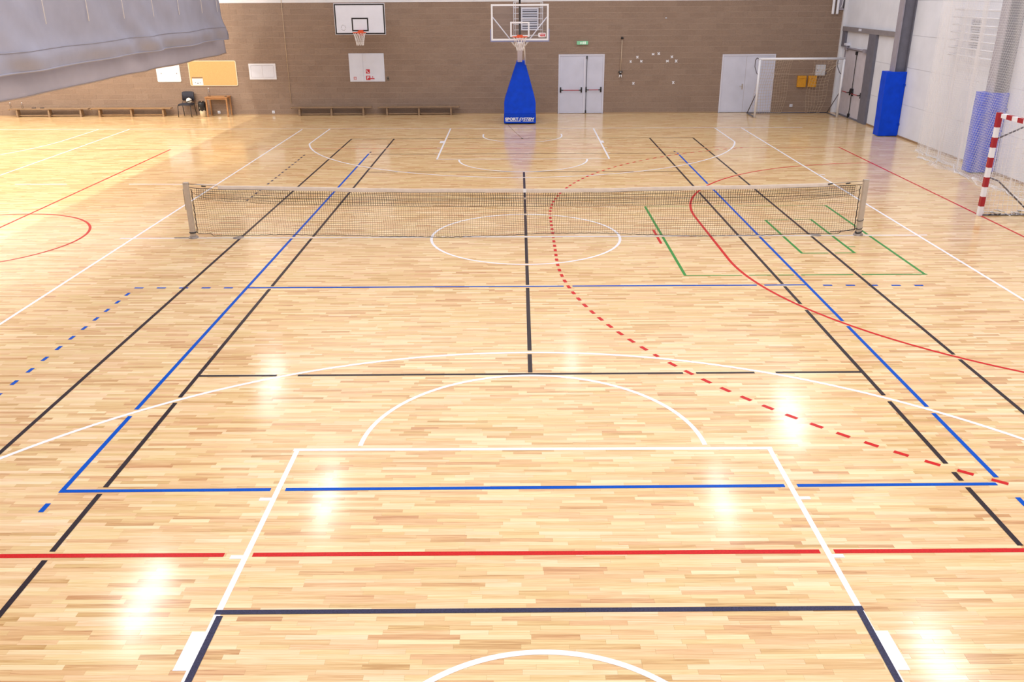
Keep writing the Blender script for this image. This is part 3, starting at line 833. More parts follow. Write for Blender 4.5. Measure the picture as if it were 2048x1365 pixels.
def text_mesh(name, s, size, m, parent, loc, bold=0.012, shear=0.0, sx=1.0, rot=(PI/2, 0, 0), ext=0.001):
    cu = bpy.data.curves.new(name, 'FONT'); cu.body = s; cu.size = size; cu.offset = bold * size; cu.extrude = ext
    cu.shear = shear; cu.space_character = 1.02; cu.resolution_u = 3
    ob = bpy.data.objects.new(name, cu); C.objects.link(ob)
    dg = bpy.context.evaluated_depsgraph_get(); dg.update()
    me = bpy.data.meshes.new_from_object(ob.evaluated_get(dg))
    bpy.data.objects.remove(ob, do_unlink=True)
    me.materials.clear()
    o = link(name, me, m, parent)
    o.location = loc; o.rotation_euler = rot; o.scale = (sx, 1, 1)
    ws = max(p.co.x for p in me.vertices) * sx
    return o, ws
t1, w1 = text_mesh('lettering', 'SPORT', 0.185, 'paper', lp, (0, 0, 0), 0.05, 0.0, 1.0)
t2, w2 = text_mesh('lettering', 'SYSTEM', 0.185, 'paper', lp, (0, 0, 0), 0.035, 0.45, 1.0)
sc = 0.47 / w1; t1.scale = (sc, 0.72, 1); sc2 = 0.555 / w2; t2.scale = (sc2, 0.72, 1)
t1.location = (-0.56 - o0[0], 15.094 - o0[1], 0.135 - o0[2]); t2.location = (-0.085 - o0[0], 15.094 - o0[1], 0.135 - o0[2])
mb = MB(); mb.prism([(-0.55, 0.095), (-0.02, 0.095), (0.0, 0.115), (-0.55, 0.115)], BY, 15.094, 15.0985)
mb.prism([(0.055, 0.095), (0.44, 0.095), (0.45, 0.115), (0.075, 0.115)], BY, 15.094, 15.0985)
mb.build('underline', 'paper', lp, off=o0)
MB().tube([(-0.46, 14.9, 0.006), (-0.2, 13.2, 0.006), (0.02, 11.9, 0.012)], 0.004, 5).build('tie_cable', 'wood_worn', hs, off=o0)

# ------------------------------------------------------------------ tennis net
tn = empty('tennis_net', (0, 0.05, 0), 'black tennis net with pale top band between two metal posts', 'net')
NX = 6.30
def ztop(x): return 0.918 + 0.105 * (abs(x) / NX) ** 1.7
def zbot(x): return 0.035 + 0.03 * math.sin(x * 1.1 + 0.5) * (1 if abs(x) < 5.5 else 0.4) + (0.05 if abs(x) > 6.0 else 0)
def ny(x, z):
    return 0.02 * math.sin(x * 1.7 + z * 3) + 0.012 * math.sin(x * 5.1 - z * 4) - 0.03 * math.exp(-z * 8)
def netgrid(nx, x0, x1, zt, zb, nz, r, yoff=0.0):
    V = []; F = []
    def strand(P):
        for a, b in zip(P[:-1], P[1:]):
            k = len(V); d = np.array(b) - np.array(a)
            if abs(d[0]) > abs(d[2]): o1, o2 = (0, 0, r), (0, r, 0)
            else: o1, o2 = (r, 0, 0), (0, r, 0)
            for oo in (o1, o2):
                k = len(V)
                V.extend([(a[0]-oo[0], a[1]-oo[1], a[2]-oo[2]), (a[0]+oo[0], a[1]+oo[1], a[2]+oo[2]), (b[0]+oo[0], b[1]+oo[1], b[2]+oo[2]), (b[0]-oo[0], b[1]-oo[1], b[2]-oo[2])])
                F.append((k, k+1, k+2, k+3))
    xs = np.linspace(x0, x1, nx + 1)
    def pt(x, t):
        a, b = zt(x), zb(x); z = a + (b - a) * t
        return (x + 0.006*math.sin(z*14 + x*3), ny(x, z) + yoff, z)
    for x in xs: strand([pt(x, t) for t in np.linspace(0, 1, 9)])
    for i in range(nz + 1): strand([pt(x, i / nz) for x in np.linspace(x0, x1, 131)])
    return V, F
V, F = netgrid(288, -NX+0.02, NX-0.02, lambda x: ztop(x)-0.06, zbot, 23, 0.0018)
tag(quads_mesh('net_mesh', V, F, 'net_brown', tn), 'thin dark mesh')
V, F = netgrid(288, -NX+0.10, NX-0.10, lambda x: ztop(x)-0.065, lambda x: ztop(x)-0.25-0.08*min(1.0, max(0.0, (6.3-abs(x))/1.6)), 5, 0.0028, -0.012)
tag(quads_mesh('doubled_mesh', V, F, 'net_dark', tn), 'heavier doubled mesh at the top')
# top band
mb = MB(); xs = np.linspace(-5.78, 5.72, 60); v = []; f = []
for x in xs:
    z = ztop(x); yy = ny(x, z)
    v += [(x, yy-0.012, z-0.068), (x, yy-0.010, z-0.005), (x, yy, z+0.006), (x, yy+0.010, z-0.005), (x, yy+0.012, z-0.068)]
for i in range(len(xs)-1):
    for j in range(4): f.append((5*i+j, 5*i+j+1, 5*i+6+j, 5*i+5+j))
mb.add(v, f, True); mb.build('top_band', 'band', tn)
for s in (-1, 1):
    MB().tube([(s*6.36, 0, 1.045), (s*5.75, 0, ztop(5.75)-0.01)], 0.006, 6).build('headline_cable', 'alu_cap', tn)
    MB().tube([(s*6.32, -0.01, 0.98), (s*6.1, -0.01, ztop(6.1)-0.06), (s*5.9, 0, ztop(5.9)-0.05)], 0.005, 5).build('tension_cord', 'black', tn)
for s in (-1, 1):
    for xx in (5.72, 6.05):
        MB().tube([(s*(xx-0.04), -0.016, ztop(xx)-0.02), (s*(xx+0.04), -0.016, ztop(xx)-0.01)], 0.012, 6).build('toggle', 'black', tn)
mb = MB(); pts = [(x, ny(x, 0.7)-0.015, 0.735 + 0.05*(abs(x)/NX)**2 + (0.10 if abs(x) > 6.2 else 0)) for x in np.linspace(-6.28, 6.28, 50)]
mb.tube(pts, 0.003, 5); mb.build('middle_cord', 'net_dark', tn)
mb = MB(); pts = [(x, ny(x, 0.02), zbot(x) + 0.004*math.sin(x*37)) for x in np.linspace(-6.28, 6.28, 260)]
mb.tube(pts, 0.006, 5); mb.build('bottom_cord', 'net_dark', tn)
for s in (-1, 1):
    mb = MB(); pts = [(s*(6.29 + 0.006*math.sin(t*40)), -0.02, 0.10 + t*0.86) for t in np.linspace(0, 1, 24)]
    mb.tube(pts, 0.009, 5); mb.build('side_cord', 'net_dark', tn)
mb = MB().box((-0.035, -0.03, 0.86), (0.025, -0.02, 0.925)); mb.build('centre_strap', 'paper', tn)
MB().box((-0.02, -0.05, 0.735), (0.03, -0.035, 0.765)).build('strap_clip', 'alu', tn)
for s, dr in ((-1, 0), (1, 1)):
    px = s * 6.385
    mb = MB()
    mb.box((px-0.045, -0.045, 0.0), (px+0.045, 0.045, 1.055))
    p = mb.build('post', 'alu', tn, 0.010)
    p['label'] = 'square metal post'
    MB().box((px-0.046, -0.046, 1.055), (px+0.046, 0.046, 1.07)).build('post_cap', 'alu', p, 0.004)
    MB().lathe([(0.0, 0.03), (0.085, 0.03), (0.09, 0.0)], (px, 0, 0.0), 20).build('base_ring', 'alu_cap', p)
    for zz in ((0.11,) if s < 0 else (0.07, 0.14, 0.30)):
        pts = [(px + 0.06*math.cos(a), 0.06*math.sin(a), zz + 0.02*math.sin(a+1)*(s > 0)) for a in np.linspace(0, 2*PI, 13)[:-1]]
        MB().tube(pts, 0.012 if s < 0 or zz < 0.1 else 0.006, 6, closed=True).build('tie_cord', 'black', p)
    if s < 0:
        MB().tube([(px-0.065, -0.01, 0.95), (px-0.066, -0.01, 0.55)], 0.006, 5).build('wire_loop', 'alu_cap', p)
    else:
        MB().tube([(px-0.05, -0.05, 0.14), (px-0.30, -0.03, 0.09), (px-0.55, -0.01, 0.07)], 0.008, 5).build('loose_cord', 'black', p)
box('floor_tongue', (-6.75, -0.03, 0.003), (-6.46, 0.01, 0.012), 'alu_cap', tn)

# ------------------------------------------------------------------ white goal in the far corner
def goal_net_sheet(P, nu, nv, r, name, m, parent, off=(0, 0, 0), skip=None):
    """P(u, v) -> point; strands as crossed ribbons"""
    V = []; F = []
    def strand(pts):
        pts = [Vector(p) for p in pts]
        for a, b in zip(pts[:-1], pts[1:]):
            d = (b - a)
            if d.length < 1e-6: continue
            d.normalize(); s = d.orthogonal().normalized(); t = d.cross(s)
            for oo in (s*r, t*r):
                k = len(V); V.extend([a-oo, a+oo, b+oo, b-oo]); F.append((k, k+1, k+2, k+3))
    for i in range(nu + 1): strand([P(i/nu, j/nv) for j in range(nv + 1)])
    for j in range(nv + 1): strand([P(i/nu, j/nv) for i in range(nu + 1)])
    V = [tuple(Vector(v) - Vector(off)) for v in V]
    return quads_mesh(name, V, F, m, parent)
g1 = empty('football_goal', (10.1, 16.4, 0), 'white framed goal standing before the far right corner', 'goal')
o0 = g1.location.copy(); GY = 16.45; xl, xr = 8.60, 11.62
MB().tube([(xl, GY, 0), (xl, GY, 2.09)], 0.042, 12).build('post', 'white_tube', g1, off=o0)
MB().tube([(xr, GY, 0), (xr, GY, 2.09)], 0.042, 12).build('post', 'white_tube', g1, off=o0)
MB().tube([(xl-0.042, GY, 2.06), (xr+0.042, GY, 2.06)], 0.042, 12).build('crossbar', 'white_tube', g1, off=o0)
for xx, s in ((xl, 1), (xr, 1)):
    MB().tube([(xx, GY+0.03, 2.05), (xx-0.02, GY+0.35, 2.07), (xx, GY+0.62, 1.98), (xx, GY+0.62, 1.75), (xx, GY+0.3, 1.55), (xx, GY+0.04, 1.50)], 0.016, 8).build('net_arm', 'grey_tube', g1, off=o0)
    MB().tube([(xx, GY+0.03, 0.90), (xx+0.0, 17.55, 0.03)], 0.018, 8).build('brace', 'grey_tube', g1, off=o0)
    MB().tube([(xx, GY+0.04, 0.03), (xx, 17.6, 0.03)], 0.022, 8).build('ground_rail', 'grey_tube', g1, off=o0)
MB().tube([(xl, 17.6, 0.03), (xr, 17.6, 0.03)], 0.022, 8).build('ground_rail', 'grey_tube', g1, off=o0)
def netA(u, v):
    x = xl + 0.05 + 1.35*u; y = GY + 0.15 + 0.55*u + 0.5*v*(1-0.2*u)
    return (x + 0.04*math.sin(v*7+u*3) - 0.10*v*(u), y, 2.02 - 1.98*v - 0.04*math.sin(u*5)*(1-v))
goal_net_sheet(netA, 13, 18, 0.0045, 'net_bunch', 'net_cream', g1, o0)
def netB(u, v):
    x = 10.72 + 0.62*u + 0.18*(1-v)*u; y = GY + 0.55 + 0.1*math.sin(u*3) + 0.5*v
    return (x + 0.05*math.sin(v*8 + u*2), y, 2.0 - 1.95*v - 0.06*math.sin(u*3))
goal_net_sheet(netB, 6, 18, 0.0045, 'net_bunch', 'net_cream', g1, o0)
MB().tube([(9.2, 16.95, 1.52), (9.9, 17.1, 1.47), (10.6, 17.1, 1.48), (11.0, 17.1, 1.53), (11.55, 16.6, 1.9)], 0.006, 5).build('net_cord', 'net_cream', g1, off=o0)
for xx in (9.15, 10.0, 11.0):
    MB().tube([(xx, GY, 2.02), (xx+0.15, GY+0.3, 1.92), (xx+0.35, GY+0.5, 1.97)], 0.005, 4).build('hanging_cord', 'net_cream', g1, off=o0)

# ------------------------------------------------------------------ red and white goal at the right edge
g2 = empty('handball_goal', (9.47, 0, 0), 'red and white striped goal at the right edge of the floor', 'goal')
hw = 0.042; GX = 9.44
def striped(name, a, b, nst, first_red):
    a, b = Vector(a), Vector(b); d = b - a
    mn = [min(a[i], b[i]) - (hw if abs(d[i]) < 1e-6 else 0) for i in range(3)]
    mx = [max(a[i], b[i]) + (hw if abs(d[i]) < 1e-6 else 0) for i in range(3)]
    p = MB().box(mn, mx).build(name, 'white_tube', g2, 0.006, off=(9.47, 0, 0))
    for k in range(nst):
        if (k % 2 == 0) != first_red: continue
        s, e = a + d * (k / nst), a + d * ((k + 1) / nst)
        mn = [min(s[i], e[i]) - (hw + 0.0015 if abs(d[i]) < 1e-6 else -0.0) for i in range(3)]
        mx = [max(s[i], e[i]) + (hw + 0.0015 if abs(d[i]) < 1e-6 else 0.0) for i in range(3)]
        MB().box(mn, mx).build('red_stripe', 'stripe_red', p, off=(9.47, 0, 0))
    return p
striped('post', (GX, 1.54, 0.0), (GX, 1.54, 2.0), 10, False)
striped('post', (GX, -1.54, 0.0), (GX, -1.54, 2.0), 10, False)
striped('crossbar', (GX, 1.40, 2.04), (GX, -1.40, 2.04), 14, False)
for s in (1, -1):
    MB().box((GX-hw-0.002, s*1.54-0.05, 1.98), (GX+hw+0.002, s*1.54+0.05, 2.085)).build('corner_joint', 'stripe_red', g2, 0.004, off=(9.47, 0, 0))
    MB().tube([(GX, s*1.54, 1.55), (10.25, s*1.54, 1.93), (10.35, s*1.54, 1.85)], 0.016, 8).build('upper_brace', 'grey_tube', g2, off=(9.47, 0, 0))
    MB().tube([(GX+0.03, s*1.54, 0.80), (GX+0.25, s*1.54, 0.72), (10.50, s*1.54, 0.03)], 0.016, 8).build('lower_brace', 'grey_tube', g2, off=(9.47, 0, 0))
    MB().box((GX+hw, s*1.54-0.02, 0.004), (10.52, s*1.54+0.02, 0.03)).build('ground_rail', 'grey_tube', g2, off=(9.47, 0, 0))
    def side(u, v, s=s):
        x = 9.50 + (0.80 + 0.25*v) * u
        return (x, s*(1.50 - 0.03*math.sin(u*5+v*4)), 1.98 - 1.95*v - 0.05*u*(1-v))
    goal_net_sheet(side, 11, 20, 0.0035, 'side_net', 'net_white', g2, (9.47, 0, 0))
def back(u, v):
    y = 1.5 - 3.0*u
    return (10.30 + 0.25*v + 0.03*math.sin(y*6+v*5), y, 1.93 - 1.90*v)
goal_net_sheet(back, 30, 20, 0.0035, 'back_net', 'net_white', g2, (9.47, 0, 0))
def topn(u, v):
    y = 1.5 - 3.0*u
    return (9.50 + 0.80*v, y, 2.0 - 0.07*v - 0.08*math.sin(v*PI))
goal_net_sheet(topn, 30, 8, 0.0035, 'top_net', 'net_white', g2, (9.47, 0, 0))
for k in range(9):
    mb = MB()
    x = 9.65 + 0.11*k + random.uniform(-0.03, 0.03); y = 1.50 + random.uniform(0.02, 0.42)
    mb.tube([(x, y, 0.01), (x+random.uniform(-0.12, 0.12), y+random.uniform(-0.08, 0.08), 0.03), (x+random.uniform(0, 0.2), y+random.uniform(-0.1, 0.15), 0.01)], 0.011, 5)
    mb.build('loose_net_end', 'net_white', g2, off=(9.47, 0, 0))
for k in range(9):
    mb = MB()
    x = 9.62 + 0.10*k
    mb.tube([(x, 1.515+0.03*(k % 2), 0.018), (x+0.06, 1.53-0.03*(k % 2), 0.032)], 0.012, 5)
    mb.build('net_lashing', 'net_dark', g2, off=(9.47, 0, 0))

# ------------------------------------------------------------------ white protective net hanging along the right wall
def hang_net(name, label, x_c, amp, y0, y1, zt, freq, ph, du, dv, r, spread):
    L = y1 - y0; nu = int(L * 1.5 / du)
    nv = int(zt / dv)
    us = np.linspace(0, 1, nu + 1); y = y0 + L * us
    A = amp * (0.6 + 0.4 * np.sin(y * 0.9 + ph))
    xo = A * np.sin(y * freq + ph) + 0.4 * A * np.sin(y * freq * 2.3 + 1.0)
    V = []; F = []
    vs = np.linspace(0, 1, nv + 1)
    z = zt * (1 - vs)
    gx = np.zeros((nu + 1, nv + 1)); gy = np.zeros_like(gx); gz = np.zeros_like(gx)
    for j in range(nv + 1):
        t = vs[j]
        gx[:, j] = x_c + xo * (0.5 + 0.5 * t) - 0.04 * t
        gy[:, j] = y + 0.05 * np.sin(y * 3 + t * 4) + 0.03 * np.sin(y * freq * 1.2 + t * 2)
        gz[:, j] = z[j]
    # lower end lies in a heap on the floor
    ex = 8
    hx = np.zeros((nu + 1, ex)); hy = np.zeros_like(hx); hz = np.zeros_like(hx)
    for j in range(ex):
        hx[:, j] = gx[:, -1] - spread * (j + 1) / ex * (0.7 + 0.5 * np.sin(y * 2.7 + j * 0.3)) ; hy[:, j] = gy[:, -1] + 0.06 * np.sin(y * 9 + j)
        hz[:, j] = 0.010 + 0.05 * np.abs(np.sin(y * 5.3 + j * 0.9)) * (1 - j / ex)
    gx = np.concatenate([gx, hx], 1); gy = np.concatenate([gy, hy], 1); gz = np.concatenate([gz, hz], 1)
    gx = np.minimum(gx, WX - 0.03)
    P = np.stack([gx, gy, gz], -1)
    def rib(a, b, off):
        q = np.stack([a - off, a + off, b + off, b - off], 1).reshape(-1, 3)
        return q
    a = P[:, :-1].reshape(-1, 3); b = P[:, 1:].reshape(-1, 3)
    q1 = rib(a, b, np.array([r*0.95, -r*0.45, 0]))
    a = P[:-1].reshape(-1, 3); b = P[1:].reshape(-1, 3)
    q2 = rib(a, b, np.array([0, 0, r*0.62]))
    Q = np.concatenate([q1, q2], 0)
    F = np.arange(len(Q)).reshape(-1, 4)
    o = quads_mesh(name, Q, F, 'net_white')
    return tag(o, label, 'net')
hang_net('protective_net', 'white fine mesh net hanging in folds along the right wall', 11.16, 0.09, -1.0, 8.10, 8.3, 5.2, 0.3, 0.058, 0.055, 0.0027, 0.24)
hang_net('protective_net', 'second layer of white mesh net close against the right wall', 11.48, 0.055, 6.62, 9.20, 8.3, 6.3, 1.7, 0.05, 0.055, 0.0030, 0.12)

# ------------------------------------------------------------------ grey dividing curtain, two layers
def curtain(name, x, y0, y1, zh, zt, label, m, sway, slant, hemwave):
    nu, nv = 220, 46; V = []; F = []
    e = empty(name, (x, y1, zh), label, 'curtain'); off = e.location.copy()
    for i in range(nu + 1):
        u = i / nu
        for j in range(nv + 1):
            v = (j / nv) ** 1.4
            yy = y0 + (y1 - y0 - slant * v * 4) * u
            z0 = zh + hemwave * (math.sin(yy * 1.9) * 0.6 + math.sin(yy * 0.83 + 1) * 0.5)
            z = z0 + (zt - z0) * v
            h = z - zh
            # soft diagonal folds that run down towards the near end
            fold = 0.085 * math.exp(-h * 0.5) * math.sin((yy + 0.9 * h) * 2.1 + 0.8 * math.sin(yy * 0.7)) \
                 + 0.05 * math.exp(-h * 0.6) * math.sin((yy + 1.7 * h) * 3.9 + 1.3) * (0.5 + 0.5 * math.sin(yy * 0.9))
            belly = 0.08 * min(1, (y1 - yy) / 2.0 + 0.15) * math.exp(-((h - 0.28) / 0.22) ** 2)
            V.append((x + sway * (fold + belly) - off[0], yy - off[1], z - off[2]))
    for i in range(nu):
        for j in range(nv):
            a = i * (nv + 1) + j; F.append((a, a + nv + 1, a + nv + 2, a + 1))
    o = quads_mesh('fabric', V, F, m, e, True)
    sm = o.modifiers.new('thick', 'SOLIDIFY'); sm.thickness = 0.012
    # hem roll
    mb = MB(); pts = []
    for i in range(0, nu + 1, 2):
        p = V[i * (nv + 1)]; pts.append((p[0], p[1], p[2]))
    mb.tube(pts, 0.020, 6)
    mb.build('hem', 'curtain_edge' if m == 'curtain_back' else m, e)
    return e, V, nu, nv
ce, CV, nu, nv = curtain('divider_curtain', -10.38, -15.5, 15.95, 2.87, HT, 'grey front curtain layer raised above the floor at the left', 'curtain', 1.0, 0.38, 0.013)
off = ce.location.copy()
for yy in (-0.3, 1.7, 3.70, 5.71, 7.70, 9.65, 11.62, 13.67, 15.18):
    MB().tube([(-10.30, yy, 3.77), (-10.30, yy+0.01, HT)], 0.011, 6).build('lift_cord', 'cord_white', ce, off=off)
pts = []
for i in range(0, nu + 1, 2):
    b = i * (nv + 1); 
    # seam line about 0.4 m over the hem
    best = min(range(nv + 1), key=lambda j: abs(CV[b + j][2] - 0.40))
    p = CV[b + best]; pts.append((p[0] + 0.012, p[1], p[2]))
MB().tube(pts, 0.008, 5).build('seam', 'curtain', ce)
curtain('divider_curtain', -10.82, -15.5, 17.3, 2.31, HT, 'grey rear curtain layer hanging lower behind the front one', 'curtain_back', 0.4, 0.5, 0.010)

# ------------------------------------------------------------------ things on the far wall
def flat(name, x0, z0, x1, z1, d, m, label, cat, r=0.0, group=None, y=None):
    yb = WY if y is None else y
    e = empty(name, ((x0+x1)/2, yb, z0), label, cat, group)
    return e
def wall_board(name, x0, z0, x1, z1, face, frame, label, cat, r=0.03, t=0.03, d=0.02):
    e = empty(name, (x0, WY, z0), label, cat); off = e.location.copy()
    MB().prism(rrect(x0, z0, x1, z1, r), BY, WY-d, WY-0.002).build('frame', frame, e, off=off)
    MB().prism(rrect(x0+t, z0+t, x1-t, z1-t, max(0.004, r-t)), BY, WY-d-0.003, WY-d).build('board_face', face, e, off=off)
    return e
wb1 = wall_board('whiteboard', -13.80, 1.24, -12.90, 1.88, 'white_paint', 'paper', 'white board with clipped corners left of the cork board', 'board', r=0.05, t=0.02)
for xx in (-13.62, -13.03):
    MB().prism(rrect(xx-0.014, 1.54, xx+0.014, 1.57, 0.008, 3), BY, WY-0.028, WY-0.023).build('screw', 'grey_tube', wb1, off=wb1.location)
ck = wall_board('cork_board', -12.57, 1.09, -10.75, 2.01, 'cork', 'pale_frame', 'wide cork notice board with pale frame above the desk', 'board', r=0.07, t=0.03)
nt_ = MB().box((-12.48, WY-0.030, 1.12), (-12.07, WY-0.024, 1.42)).build('notice', 'paper', ck, off=ck.location)
mb = MB().box((-12.48, WY-0.032, 1.365), (-12.07, WY-0.0302, 1.42)); mb.build('printed_band', 'wood_mid', nt_, off=ck.location)
mb = MB(); mb.box((-12.30, WY-0.032, 1.18), (-12.25, WY-0.0302, 1.21)); mb.box((-12.38, WY-0.032, 1.20), (-12.35, WY-0.0302, 1.22)); mb.box((-12.20, WY-0.032, 1.195), (-12.17, WY-0.0302, 1.215)); mb.build('printed_mark', 'louvre_dark', nt_, off=ck.location)
wb2 = wall_board('whiteboard', -10.28, 1.315, -9.26, 1.89, 'white_paint', 'paper', 'white tactics board with thin frame right of the cork board', 'board', r=0.01, t=0.03)
mb = frame_rect(-10.20, 1.39, -9.34, 1.82, 0.006, WY-0.0245, WY-0.0232); mb.box((-9.773, WY-0.0245, 1.396), (-9.767, WY-0.0232, 1.814)); mb.build('court_print', 'steel_light', wb2, off=wb2.location)

hc = empty('fire_cabinet', (-6.47, WY, 1.215), 'large white fire cabinet with red signs under the white backboard', 'cabinet'); off = hc.location.copy()
MB().box((-6.47, WY-0.025, 1.215), (-5.145, WY-0.002, 2.24)).build('frame', 'white_paint', hc, 0.004, off=off)
MB().box((-6.42, WY-0.036, 1.245), (-5.945, WY-0.026, 2.20)).build('door', 'white_paint', hc, 0.002, off=off)
dr = MB().box((-5.935, WY-0.036, 1.245), (-5.19, WY-0.026, 2.20)).build('door', 'white_paint', hc, 0.002, off=off)
def sign(x, z, s, fg):
    o = MB().box((x-s/2, WY-0.040, z-s/2), (x+s/2, WY-0.0365, z+s/2)).build('sign', 'sign_red', hc, off=off)
    mb = MB()
    for poly in fg: mb.prism([(x + a*s/2, z + b*s/2) for a, b in poly], BY, WY-0.042, WY-0.0402)
    mb.build('pictogram', 'paper', o, off=off); return o
sign(-5.775, 1.59, 0.15, [[(-0.6, 0.3), (-0.3, 0.1), (-0.1, -0.2), (0.2, -0.4), (0.6, -0.35), (0.6, -0.65), (0.1, -0.75), (-0.35, -0.4), (-0.65, 0.1)], [(-0.65, 0.35), (-0.25, 0.35), (-0.25, 0.6), (-0.65, 0.6)]])
sign(-5.775, 1.355, 0.16, [[(-0.5, -0.6), (-0.2, -0.6), (-0.2, 0.1), (0.5, 0.1), (0.5, 0.6), (-0.5, 0.6)]])
sign(-6.275, 1.345, 0.10, [[(-0.7, -0.7), (0.7, -0.7), (0.7, 0.7), (-0.7, 0.7)]])
o = MB().box((-6.29, WY-0.0435, 1.32), (-6.27, WY-0.0422, 1.375)).build('sign', 'sign_red', hc, off=off)
MB().box((-5.70, WY-0.039, 1.305), (-5.54, WY-0.0365, 1.345)).build('sign', 'sign_red', hc, off=off)
MB().box((-5.63, WY-0.039, 1.37), (-5.59, WY-0.0365, 1.405)).build('sign', 'sign_red', hc, off=off)

def plate(name, x, z, w, h, m, label, cat, hole=None, d=0.02):
    e = empty(name, (x, WY, z), label, cat); off = e.location.copy()
    MB().box((x-w/2, WY-d, z-h/2), (x+w/2, WY-0.002, z+h/2)).build('housing', m, e, 0.003, off=off)
    MB().lathe([(0.0, 0.0), (0.022, 0.0), (0.022, 0.004), (0.0, 0.004)], (0, 0, 0), 12).build('socket', hole or 'joint', e).matrix_local = Matrix.Translation((0, -d-0.001, 0)) @ Matrix.Rotation(PI/2, 4, 'X')
    return e
plate('wall_switch', -5.03, 1.325, 0.075, 0.14, 'grey_plate', 'small dark switch plate right of the fire cabinet', 'switch', 'black')
plate('wall_socket', -11.62, 0.115, 0.10, 0.10, 'white_paint', 'white wall socket under the wooden desk', 'socket')
plate('wall_socket', -9.52, 0.11, 0.10, 0.10, 'white_paint', 'white wall socket on the brown wall between desk and benches', 'socket')
plate('wall_socket', 10.35, 0.25, 0.11, 0.10, 'white_paint', 'white wall socket on the brown wall inside the goal', 'socket')
plate('wall_button', 5.38, 3.42, 0.05, 0.05, 'white_paint', 'tiny white knob high on the brown wall', 'knob')
tag(MB().tube([(-8.80, WY-0.014, 0.42), (-8.80, WY-0.014, HT)], 0.012, 6).build('conduit', 'net_cream'), 'thin pale cable running up the brown wall', 'cable')

ex = empty('exit_sign', (2.31, WY, 2.51), 'small green emergency exit sign above the double door', 'sign'); off = ex.location.copy()
MB().box((2.10, WY-0.06, 2.505), (2.52, WY-0.002, 2.63)).build('housing', 'sign_green', ex, 0.005, off=off)
def pic(poly, nm='pictogram'): MB().prism(poly, BY, WY-0.0625, WY-0.0603).build(nm, 'sign_white', ex, off=off)
pic([(2.385, 2.52), (2.425, 2.52), (2.425, 2.615), (2.385, 2.615)], 'door_symbol')
pic([(2.225, 2.565), (2.255, 2.615), (2.255, 2.585), (2.275, 2.585), (2.275, 2.545), (2.255, 2.545), (2.255, 2.515)], 'arrow_symbol')
pic([(2.305, 2.52), (2.325, 2.52), (2.335, 2.55), (2.355, 2.52), (2.365, 2.53), (2.345, 2.57), (2.36, 2.60), (2.335, 2.615), (2.305, 2.59), (2.32, 2.57)], 'figure_symbol')

rp = empty('pull_rope', (3.77, WY, 1.34), 'white rope between two dark hooks right of the double door', 'rope'); off = rp.location.copy()
MB().tube([(3.785, WY-0.05, 2.70), (3.77, WY-0.05, 1.55)], 0.014, 6).build('rope', 'net_cream', rp, off=off)
mb = MB(); mb.lathe([(0, -0.045), (0.045, -0.03), (0.05, 0.0), (0.045, 0.03), (0, 0.045)], (3.785, WY-0.055, 2.73), 12); mb.build('top_hook', 'black', rp, off=off)
mb = MB(); mb.box((3.70, WY-0.08, 1.49), (3.84, WY-0.002, 1.545)); mb.box((3.745, WY-0.06, 1.40), (3.795, WY-0.002, 1.49)); mb.build('bottom_hook', 'black', rp, off=off)
MB().tube([(3.735, WY-0.09, 1.515), (3.80, WY-0.09, 1.515)], 0.014, 6).build('knot', 'cord_white', rp, off=off)
for sx in (-1, 1):
    MB().tube([(3.77+sx*0.025, WY-0.05, 1.42), (3.77+sx*0.045, WY-0.05, 1.32)], 0.018, 6).build('handle', 'cord_white', rp, off=off)

XM = [(4.14, 1.89, 0.10, 'lower left cross of the left trio'), (4.385, 2.045, 0.11, 'top cross of the left trio'),
      (4.54, 1.90, 0.11, 'lower right cross of the left trio'), (4.97, 2.15, 0.11, 'left one of the highest pair of crosses'),
      (5.18, 2.17, 0.12, 'right one of the highest pair of crosses'), (5.68, 2.05, 0.12, 'top cross of the right trio'),
      (5.52, 1.90, 0.12, 'lower left cross of the right trio'), (5.85, 1.90, 0.13, 'lower right cross of the right trio'),
      (4.28, 1.10, 0.11, 'lone low cross on the left'), (5.79, 1.12, 0.13, 'lone low cross on the right')]
for x, z, s, lb in XM:
    mb = MB(); h = s/2
    for a in (PI/4 + random.uniform(-0.2, 0.2), -PI/4 + random.uniform(-0.2, 0.2)):
        ca, sa = math.cos(a), math.sin(a); t = 0.016
        poly = [(x - ca*h + sa*t, z - sa*h - ca*t), (x + ca*h + sa*t, z + sa*h - ca*t), (x + ca*h - sa*t, z + sa*h + ca*t), (x - ca*h - sa*t, z - sa*h + ca*t)]
        mb.prism(poly, BY, WY-0.018 - 0.002*(a > 0), WY-0.003)
    tag(mb.build('tape_cross', 'paper'), 'white tape cross on the brown wall, ' + lb, 'tape', 'white crosses on the brown wall')

yb_ = (('left', 10.47, 10.79), ('right', 10.87, 11.18))
for nm, a, b in yb_:
    e = empty('yellow_box', (a, WY, 0.94), nm + ' one of two yellow boxes on the wall behind the goal', 'box', 'yellow boxes behind the goal'); off = e.location.copy()
    MB().box((a, WY-0.12, 0.94), (b, WY-0.002, 1.35)).build('body', 'yellow', e, 0.012, off=off)
    MB().box((a+0.02, WY-0.132, 1.26), (b-0.02, WY-0.121, 1.30)).build('lid_edge', 'yellow', e, 0.004, off=off)
ec = empty('electric_box', (11.10, WY, 1.36), 'white electric box on the brown wall above the yellow boxes', 'box'); off = ec.location.copy()
MB().box((11.12, WY-0.10, 1.36), (11.47, WY-0.002, 1.74)).build('housing', 'box_white', ec, 0.006, off=off)
MB().box((11.14, WY-0.108, 1.38), (11.45, WY-0.101, 1.72)).build('door', 'box_white', ec, 0.003, off=off)
MB().box((11.16, WY-0.118, 1.53), (11.18, WY-0.109, 1.58)).build('latch', 'grey_tube', ec, off=off)
